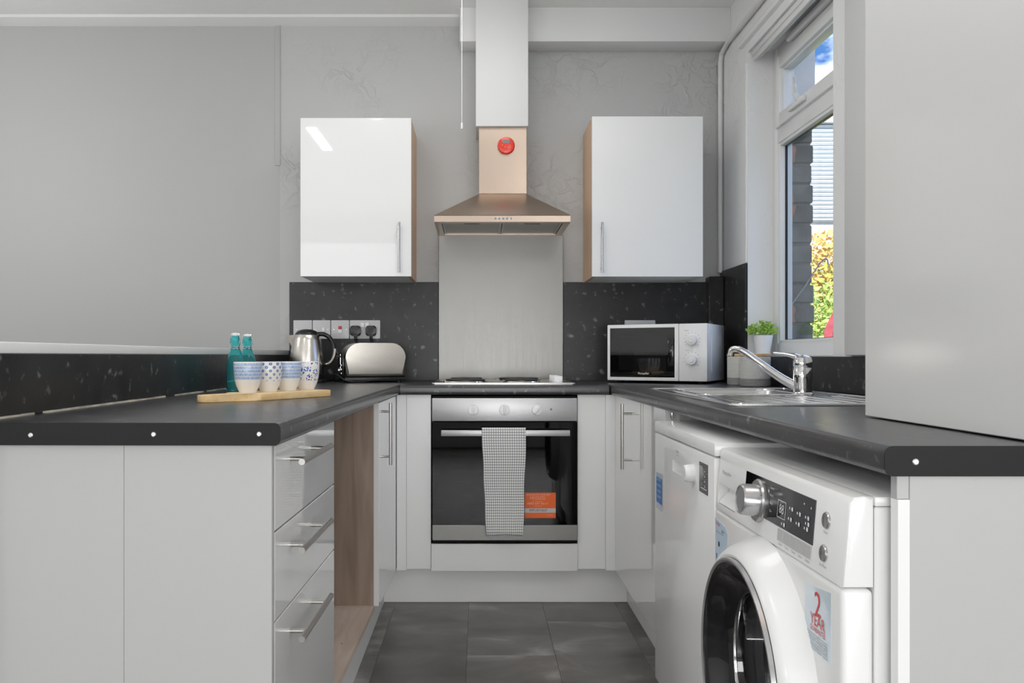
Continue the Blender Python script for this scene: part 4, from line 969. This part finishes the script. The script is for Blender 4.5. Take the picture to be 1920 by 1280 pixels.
obj('lettering', text(nb(), 'energy', 0.009, (WX, 1.724, 0.681), Rm, Um, 0.028, lift=0.0014), 'red_print', s_)

# ------------------------------------------------------------------ sink and tap
sk = thing('inset_sink', 'stainless steel sink with bowl and ribbed drainer let into the right worktop', 'sink', (0.85, 2.45, 0.91))
top = obj('sink_top', prism(nb(), rrect(0.60, 1.10, 1.97, 2.94, 0.02), 'xy', 0.9102, 0.9145, 0.0015), 'sink_steel', sk)
cut(top, [prism(nb(), rrect(0.675, 0.998, 2.46, 2.84, 0.05), 'xy', 0.90, 0.92), prism(nb(), rrect(0.635, 1.065, 2.0, 2.42, 0.02), 'xy', 0.9125, 0.92)])
bm = nb(); P = [rrect(0.673, 1.0, 2.458, 2.842, 0.05), rrect(0.676, 0.997, 2.461, 2.839, 0.05), rrect(0.70, 0.973, 2.485, 2.815, 0.06)]
rg = [[bm.verts.new((x, y, z)) for x, y in pp] for pp, z in zip(P, (0.9147, 0.9115, 0.745))]
for a, c in zip(rg, rg[1:]):
    for k in range(len(a)): bm.faces.new((a[k], a[(k+1)%len(a)], c[(k+1)%len(a)], c[k]))
bm.faces.new(rg[-1]); bowl = obj('bowl', bm, 'sink_steel', sk)
obj('drain', lathe(nb(), [(0.035, 0), (0.033, 0.003), (0.02, 0.001), (0, 0.001)], (0.84, 2.65, 0.7455), seg=24), 'chrome', bowl)
bm = nb(); tube(bm, [(x, y, 0.9147) for x, y in rrect(0.668, 1.005, 2.453, 2.847, 0.055)] + [(0.668, 2.52, 0.9147)], 0.004, 8, flat=0.6); obj('bowl_rim', bm, 'chrome', sk)
bm = tube(nb(), [(x, y, 0.915) for x, y in rrect(0.612, 1.088, 1.982, 2.928, 0.02)] + [(0.612, 1.995, 0.915)], 0.0035, 8, flat=0.6); obj('raised_edge', bm, 'chrome', sk)
for k in range(9):
    x = 0.67+k*0.045; obj('drainer_rib', tube(nb(), [(x, 2.02+0.012*abs(4-k), 0.9127), (x, 2.40, 0.9127)], 0.006, 8, flat=0.45), 'sink_steel', sk)
TX, TY, TZ = 0.962, 2.452, 0.9147
tp = thing('mixer_tap', 'chrome single lever mixer tap with long slanting spout at the sink', 'tap', (TX, TY, TZ))
obj('tap_body', lathe(nb(), [(0.031, 0), (0.031, 0.004), (0.026, 0.008), (0.0255, 0.03), (0.0275, 0.05), (0.0275, 0.078), (0.0265, 0.080), (0.0265, 0.082), (0.0275, 0.084), (0.0275, 0.098), (0.024, 0.110), (0.012, 0.117), (0, 0.118)], (TX, TY, TZ), seg=40), 'chrome', tp)
sp = curve([(TX-0.005, TY+0.005, TZ+0.018), (TX-0.05, TY+0.045, TZ+0.050), (TX-0.095, TY+0.09, TZ+0.092), (TX-0.128, TY+0.125, TZ+0.124), (TX-0.146, TY+0.145, TZ+0.136), (TX-0.160, TY+0.160, TZ+0.134), (TX-0.164, TY+0.164, TZ+0.116)], 5)
obj('spout', tube(nb(), sp, [0.0145-0.004*min(1, k/14) for k in range(len(sp))], 16), 'chrome', tp)
lv = curve([(TX+0.01, TY-0.01, TZ+0.098), (TX-0.012, TY+0.012, TZ+0.112), (TX-0.035, TY+0.035, TZ+0.120), (TX-0.062, TY+0.062, TZ+0.124)], 5)
obj('lever', tube(nb(), lv, [0.022-0.014*min(1, k/13) for k in range(len(lv))], 14, flat=0.55), 'chrome', tp)

# ------------------------------------------------------------------ canisters and plant
def canister(lab, x, y):
    t = thing('canister', lab, 'canister', (x, y, 0.9104), group=None)
    obj('jar', lathe(nb(), [(0, 0), (0.052, 0), (0.056, 0.003), (0.057, 0.01), (0.057, 0.115), (0.055, 0.1175), (0, 0.1175)], (x, y, 0.9104), hmax=0.1175, seg=48), 'knit_ceramic', t)
    obj('lid', lathe(nb(), [(0, 0.1178), (0.0575, 0.1178), (0.0585, 0.119), (0.0585, 0.127), (0.057, 0.1285), (0, 0.1285)], (x, y, 0.9104), seg=48), 'lid_bamboo', t)
canister('textured white canister with bamboo lid directly behind the tap spout', 1.082, 3.23)
canister('textured white canister with bamboo lid, the one next to the microwave', 1.074, 3.372)
t = thing('potted_plant', 'small bright green plant in a white pot on the window sill', 'plant', (1.222, 3.555, 1.03))
obj('pot', lathe(nb(), [(0, 0), (0.028, 0), (0.030, 0.002), (0.0425, 0.086), (0.0425, 0.088), (0.039, 0.088), (0.037, 0.078), (0, 0.078)], (1.222, 3.555, 1.0304), seg=40), 'pot_white', t)
obj('soil', lathe(nb(), [(0.037, 0), (0, 0.004)], (1.222, 3.555, 1.109), seg=24), 'soil', t)
bm = nb()
for _ in range(420):
    a = random.uniform(0, 2*PI); r = 0.068*math.sqrt(random.random()); h = 0.012+0.058*random.random()*(1-(r/0.085)**2)
    c = Vector((1.222+r*math.cos(a)*1.0, 3.555+r*math.sin(a)*0.85, 1.113+h))
    if c.x > 1.276 or c.y > 3.612: continue
    u = Vector((math.cos(a)+random.gauss(0, .5), math.sin(a)+random.gauss(0, .5), 0.6+random.gauss(0, .4))).normalized(); v = u.orthogonal().normalized()
    v = Matrix.Rotation(random.random()*6.28, 3, u) @ v; s = random.uniform(0.006, 0.010)
    q = [c-u*s, c+v*s*0.6, c+u*s, c-v*s*0.6]; mI = bm.verts.new(c+u.cross(v)*s*0.2); vs = [bm.verts.new(p) for p in q]
    for k in range(4): bm.faces.new((vs[k], vs[(k+1)%4], mI))
tag(obj('foliage', bm, 'houseplant_leaf', t, smooth=None), kind='stuff')
bm = nb()
for k in range(14):
    a = k*2.4; r = 0.05*((k % 5)+1)/5
    tube(bm, [(1.222+r*0.3*math.cos(a), 3.555+r*0.3*math.sin(a), 1.112), (1.222+r*math.cos(a), 3.555+r*math.sin(a)*0.8, 1.15)], 0.0008, 5)
tag(obj('stems', bm, 'houseplant_leaf', t), kind='stuff')

# ------------------------------------------------------------------ microwave (local frame)
mw = thing('microwave', 'white microwave oven with two dials turned in the right corner', 'microwave', (0.850, 3.737, 0.9102), rz=math.radians(-29), local=True)
W2, D2, H0, H1 = 0.222, 0.155, 0.011, 0.258
mb = obj('casing', box(nb(), -W2, W2, -D2+0.012, D2, H0, H1, 0.004, 2), 'appliance_white', mw)
cut(mb, [box(nb(), -0.19, 0.07, -D2-0.05, D2-0.04, 0.035, 0.235)])
obj('cavity', (lambda b: (box(b, -0.189, 0.069, -D2+0.02, D2-0.041, 0.036, 0.234), [b.faces.remove(f) for f in b.faces[:] if abs(f.calc_center_median().y-(-D2+0.02)) < 1e-4], b)[2])(nb()), 'appliance_grey', mw)
dm = obj('door', box(nb(), -W2, 0.1, -D2-0.008, -D2+0.0115, H0, H1, 0.004, 2), 'appliance_white', mw)
cut(dm, [box(nb(), -0.209, 0.083, -D2-0.02, -D2+0.02, 0.026, 0.243)])
g = obj('door_glass', box(nb(), -0.2085, 0.0825, -D2-0.0068, -D2-0.0048, 0.0265, 0.2425), 'microwave_glass', dm)
fm = obj('inner_frame', box(nb(), -0.208, 0.082, -D2-0.002, -D2+0.006, 0.027, 0.242), 'black_gloss', dm); cut(fm, [box(nb(), -0.172, 0.045, -D2-0.03, -D2+0.03, 0.055, 0.208)])
obj('handle', box(nb(), 0.055, 0.079, -D2-0.0145, -D2-0.0075, 0.075, 0.195, 0.003, 2), 'black_gloss', dm)
obj('brand_lettering', text(nb(), 'Montpellier', 0.014, (-0.055, -D2-0.0070, 0.043), (1, 0, 0), (0, 0, 1), 0.05), 'white_print', dm)
obj('control_panel', box(nb(), 0.1012, W2, -D2-0.008, -D2+0.0115, H0, H1, 0.004, 2), 'appliance_white', mw)
for z in (0.187, 0.103):
    k_ = obj('knob', lathe(nb(), [(0.024, 0), (0.0235, 0.004), (0.0215, 0.017), (0.0195, 0.019), (0, 0.019)], (0.158, -D2-0.008, z), (0, -1, 0), 32), 'knob_white', mw)
    obj('grip', lathe(nb(), [(0.013, 0), (0.013, 0.001), (0.011, 0.0025), (0, 0.0025)], (0.158, -D2-0.027, z), (0, -1, 0), 28), 'knob_white', k_)
bm = nb()
for z in (0.187, 0.103):
    for k in range(11):
        a = math.radians(-130+26*k); c = (0.158+0.033*math.sin(a), -D2-0.008, z+0.033*math.cos(a))
        quad(bm, c, (1, 0, 0), (0, 0, 1), 0.004, 0.002)
text(bm, 'Power', 0.0075, (0.135, -D2-0.008, 0.228), (1, 0, 0), (0, 0, 1)); text(bm, 'Timer', 0.0075, (0.140, -D2-0.008, 0.143), (1, 0, 0), (0, 0, 1))
tag(obj('dial_marks', bm, 'grey_print', mw), kind='stuff')
obj('side_pressing', prism(nb(), rrect(-0.09, 0.10, 0.045, 0.215, 0.015), 'yz', W2-0.0005, W2+0.002, 0.001), 'appliance_white', mw)
for x in (-0.18, 0.18):
    for y in (-0.11, 0.11): obj('foot', lathe(nb(), [(0.014, 0), (0.016, 0.0112), (0, 0.0112)], (x, y, 0.0002), seg=16), 'black_plastic', mw)
obj('turntable', lathe(nb(), [(0.11, 0), (0.112, 0.006), (0.108, 0.004), (0, 0.004)], (-0.06, 0.0, 0.045), seg=40), 'chrome', mw)

# ------------------------------------------------------------------ sockets and switches
FY = 3.9878
def plate(bm, x0, x1, z0=1.113, z1=1.2015): prism(bm, rrect(x0, x1, z0, z1, 0.003), 'xz', FY-0.009, FY, 0.0015)
def px(x): return (x-897)/388.7
plates = ((551, 585.5, 'blank', 'leftmost white wall plate, partly behind the kettle'), (587, 620, 'switch', 'white wall plate with a small rocker just right of the kettle lid'),
          (621.5, 655, 'cooker', 'white switch plate with a red rocker'), (656.5, 713, 'double', 'white double socket holding two black plugs'))
for a, b_, k, lab in plates:
    x0, x1 = px(a), px(b_); xm = (x0+x1)/2
    t = thing('wall_socket', lab, 'socket', (xm, FY, 1.113))
    bm = nb(); plate(bm, x0, x1); obj('plate', bm, 'socket_white', t)
    if k != 'double':
        for dx in (-0.030, 0.030): obj('screw', lathe(nb(), [(0.003, 0), (0.0025, 0.0012), (0, 0.0012)], (xm+dx, FY-0.009, 1.157), (0, -1, 0), 12), 'steel_screw', t)
    if k == 'switch': obj('switch', box(nb(), xm+0.003, xm+0.016, FY-0.0135, FY-0.009, 1.147, 1.166, 0.001, 1), 'knob_white', t)
    if k == 'cooker':
        obj('switch', box(nb(), xm-0.008, xm+0.008, FY-0.0135, FY-0.009, 1.139, 1.158, 0.001, 1), 'knob_white', t)
        obj('indicator', box(nb(), xm-0.008, xm+0.008, FY-0.0125, FY-0.009, 1.1585, 1.173, 0.001, 1), 'red_switch', t, label='red rocker top')
        obj('dial_marks', text(nb(), 'I', 0.010, (xm, FY-0.0137, 1.148), (1, 0, 0), (0, 0, 1)), 'grey_print', t)
    if k == 'double':
        for dx in (-0.022, 0.001): obj('switch', box(nb(), xm+dx-0.0085+0.01, xm+dx+0.0085+0.01, FY-0.0135, FY-0.009, 1.168, 1.190, 0.001, 1), 'knob_white', t)
def plug(lab, pxx, rib):
    x = px(pxx); z = 1.149
    t = thing('plug', lab, 'plug', (x, FY-0.009, z))
    bm = prism(nb(), rrect(x-0.025, x+0.025, z-0.024, z+0.026, 0.014), 'xz', FY-0.040, FY-0.0095, 0.006, 3)
    pb = obj('plug_body', bm, 'black_plastic', t)
    if rib:
        for k in range(3): obj('grip_rib', box(nb(), x-0.012, x+0.012, FY-0.0425, FY-0.0395, z-0.006+k*0.007, z-0.002+k*0.007, 0.001, 1), 'black_plastic', pb)
    bm = tube(nb(), curve([(x, FY-0.022, z-0.022), (x, FY-0.022, z-0.045), (x+0.004, FY-0.021, z-0.09), (x-0.01, FY-0.018, z-0.16), (x-0.03, FY-0.018, 0.925)], 5), [0.0075]*5+[0.004]*16, 10)
    obj('cable', bm, 'black_plastic', t)
plug('smooth black plug in the left half of the double socket', 668, False)
plug('black plug with ribbed centre in the right half of the double socket', 697, True)
t = thing('wall_socket', 'white socket plate just showing above the microwave', 'socket', ((1200-897)/388.7, FY, 1.113))
bm = nb(); plate(bm, (1171-897)/388.7, (1228-897)/388.7, 1.113, 1.2015); obj('plate', bm, 'socket_white', t)

# ------------------------------------------------------------------ kettle (local)
kt = thing('kettle', 'brushed steel electric kettle with black lid and handle on the left worktop', 'kettle', (-0.772, 3.72, 0.9104), rz=0.0, local=True)
obj('power_base', lathe(nb(), [(0, 0), (0.083, 0), (0.085, 0.004), (0.082, 0.014), (0.074, 0.020), (0, 0.020)], seg=48), 'black_plastic', kt)
obj('base_ring', lathe(nb(), [(0.074, 0.0205), (0.078, 0.022), (0.078, 0.036), (0.0765, 0.038), (0, 0.038)], seg=48), 'black_plastic', kt)
kb = obj('kettle_body', lathe(nb(), [(0.0765, 0.0385), (0.0775, 0.045), (0.076, 0.09), (0.070, 0.145), (0.062, 0.19), (0.056, 0.212), (0.053, 0.2145), (0, 0.2145)], seg=56), 'appliance_steel', kt)
obj('lid', lathe(nb(), [(0.0525, 0.2147), (0.052, 0.219), (0.042, 0.231), (0.022, 0.238), (0, 0.240)], seg=40), 'black_plastic', kt)
bm = nb(); v = [bm.verts.new(p) for p in ((-0.050, -0.024, 0.2135), (-0.050, 0.024, 0.2135), (-0.092, 0, 0.212), (-0.064, 0, 0.150), (-0.062, -0.017, 0.180), (-0.062, 0.017, 0.180))]
for f in ((0, 1, 2), (0, 2, 4), (4, 2, 3), (1, 5, 2), (5, 3, 2), (0, 4, 3, 5, 1)): bm.faces.new([v[i] for i in f])
obj('spout', bm, 'appliance_steel', kt, smooth=50)
hp = curve([(0.045, 0, 0.217), (0.078, 0, 0.216), (0.106, 0, 0.197), (0.122, 0, 0.160), (0.120, 0, 0.120), (0.103, 0, 0.090), (0.079, 0, 0.080)], 5)
obj('handle', tube(nb(), hp, 0.0125, 14, flat=0.8), 'black_gloss', kt)
obj('handle_trim', tube(nb(), [p+Vector((0.004, -0.008, 0)) for p in hp[16:30]], 0.006, 8), 'appliance_steel', kt)
kc = obj('cable', tube(nb(), curve([(0.055, 0.05, 0.008), (0.075, 0.09, 0.004), (0.065, 0.14, 0.004), (0.085, 0.19, 0.004), (0.10, 0.245, 0.006)], 6), 0.0035, 8), 'black_plastic', kt)

# ------------------------------------------------------------------ toaster (local)
ts = thing('toaster', 'rounded brushed steel two slice toaster in front of the double socket', 'toaster', (-0.487, 3.80, 0.9104), rz=math.radians(19), local=True)
tb = obj('casing', prism(nb(), rrect(-0.137, 0.137, 0.024, 0.178, 0.066, 12, (0, 0, 1, 1)), 'xz', -0.078, 0.078, 0.016, 4), 'appliance_steel', ts, smooth=50)
cut(tb, [box(nb(), -0.095, 0.095, -0.038, -0.012, 0.13, 0.30), box(nb(), -0.095, 0.095, 0.012, 0.038, 0.13, 0.30)])
obj('foot_base', box(nb(), -0.141, 0.141, -0.082, 0.082, 0.006, 0.0235, 0.003, 2), 'black_plastic', ts)
for x in (-0.11, 0.11):
    for y in (-0.06, 0.06): obj('foot', cyl(nb(), (x, y, 0.0002), (x, y, 0.0062), 0.01, seg=14), 'black_plastic', ts)
e = obj('end_panel', box(nb(), -0.1475, -0.1385, -0.052, 0.052, 0.026, 0.135, 0.003, 2), 'black_gloss', ts)
obj('slide_slot', box(nb(), -0.1485, -0.1470, -0.0035, 0.0035, 0.06, 0.128), 'chrome', e)
obj('lever', box(nb(), -0.172, -0.1485, -0.019, 0.019, 0.112, 0.121, 0.003, 2), 'black_plastic', e)
for k in range(3): obj('button', lathe(nb(), [(0.006, 0), (0.0055, 0.003), (0, 0.003)], (-0.1476, -0.028, 0.040+k*0.018), (-1, 0, 0), 16), 'chrome', e)
obj('dial', lathe(nb(), [(0.010, 0), (0.009, 0.008), (0, 0.008)], (-0.1476, 0.022, 0.055), (-1, 0, 0), 20), 'chrome', e)
obj('cable', tube(nb(), curve([(-0.02, -0.075, 0.010), (-0.05, -0.088, 0.0045), (-0.10, -0.10, 0.0045), (-0.145, -0.095, 0.012), (-0.165, -0.07, 0.03), (-0.18, -0.045, 0.034), (-0.175, 0.02, 0.012), (-0.155, 0.09, 0.0045), (-0.10, 0.13, 0.0045)], 6), 0.0038, 8), 'black_plastic', ts)

# ------------------------------------------------------------------ chopping board, cups, bottles
u = Vector((0.5, 0.866)); v = Vector((-0.866, 0.5)); A0 = Vector((-0.585, 2.20))
def uvp(a, b_): p = A0+u*a+v*b_; return (p.x, p.y)
prf = [(0.292, 0.0), (0.298, 0.006), (0.298, 0.124), (0.292, 0.13), (0.012, 0.13), (0.004, 0.126), (0.0, 0.118), (-0.012, 0.096), (-0.03, 0.090), (-0.125, 0.088), (-0.134, 0.082), (-0.138, 0.070), (-0.138, 0.062), (-0.132, 0.050), (-0.122, 0.046), (-0.04, 0.042), (-0.02, 0.030), (0.0, 0.008), (0.010, 0.0)]
cb = thing('chopping_board', 'pale bamboo chopping board with handle under the row of cups', 'chopping board', (-0.55, 2.33, 0.9103))
obj('board', prism(nb(), [uvp(a, b_) for a, b_ in prf], 'xy', 0.9104, 0.9295, 0.002, 2), 'bamboo', cb)
cups = (('cup_striped', 'blue banded cup at the handle end of the board'), ('cup_dotted', 'cup printed with blue flower dots, second from the board handle'),
        ('cup_striped', 'blue banded cup between the dotted and the floral cup'), ('cup_floral', 'cup painted with blue flowers at the far end of the board'))
CP = [(0.0, 0.004), (0.018, 0.004), (0.0195, 0), (0.0225, 0), (0.0235, 0.004), (0.031, 0.020), (0.0355, 0.038), (0.0372, 0.060), (0.0380, 0.0825), (0.0374, 0.084), (0.0362, 0.083), (0.0352, 0.060), (0.0335, 0.038), (0.029, 0.021), (0.02, 0.008), (0, 0.007)]
for k, (mt, lab) in enumerate(cups):
    c = Vector((-0.628, 2.252)) + Vector((0.115, 0.2)).normalized()*0.0785*k
    o = obj('cup', lathe(nb(), CP, (0, 0, 0), seg=48, hmax=0.084), mt, label=lab, cat='cup', group='patterned cups on the chopping board')
    o.location = (c.x, c.y, 0.9297); o.rotation_euler.z = (0.3, 1.1, 2.6, 0.9)[k]
BP = [(0, 0.0), (0.026, 0.0), (0.0295, 0.003), (0.030, 0.010), (0.030, 0.085), (0.028, 0.105), (0.020, 0.132), (0.0145, 0.146), (0.0135, 0.152), (0.0155, 0.158), (0.0175, 0.166), (0.0165, 0.176), (0.0125, 0.184), (0.0125, 0.187), (0.0105, 0.187), (0.0105, 0.180), (0.0125, 0.165), (0.011, 0.150), (0.018, 0.130), (0.0262, 0.105), (0.028, 0.085), (0.028, 0.012), (0.024, 0.006), (0, 0.005)]
for (x, y, lab) in ((-0.823, 2.80, 'turquoise swing top glass bottle, the nearer and left one'), (-0.817, 2.925, 'turquoise swing top glass bottle, half hidden behind the other')):
    t = thing('glass_bottle', lab, 'bottle', (x, y, 0.9104), group='turquoise bottles behind the cups', local=True)
    obj('glass', lathe(nb(), BP, seg=36), 'teal_glass', t)
    obj('stopper', lathe(nb(), [(0.0085, 0.180), (0.0095, 0.1875), (0.0135, 0.1885), (0.0135, 0.194), (0.011, 0.1965), (0, 0.197)], seg=24), 'cap_ceramic', t)
    bm = nb()
    for s in (-1, 1): tube(bm, curve([(0.0, s*0.0, 0.198), (s*0.014, -0.004, 0.192), (s*0.0175, -0.008, 0.172), (s*0.012, -0.017, 0.150), (0, -0.020, 0.143)], 5), 0.0011, 6)
    tube(bm, [(0.0155*math.cos(a*PI/8), 0.0155*math.sin(a*PI/8), 0.151) for a in range(17)], 0.0011, 6)
    tube(bm, [(0.016*math.cos(a*PI/8), 0.016*math.sin(a*PI/8)-0.001, 0.144) for a in range(17)], 0.0011, 6)
    obj('wire_clasp', bm, 'chrome', t)
# ------------------------------------------------------------------ housing of the ceiling batten lamp, out of view
t = thing('ceiling_batten', 'white ceiling batten lamp over the left side of the room', 'ceiling lamp', (-1.15, 1.35, CZ))
obj('lamp_housing', box(nb(), -1.22, -1.08, 0.99, 1.71, 2.612, CZ-0.0005, 0.004), 'upvc_white', t)
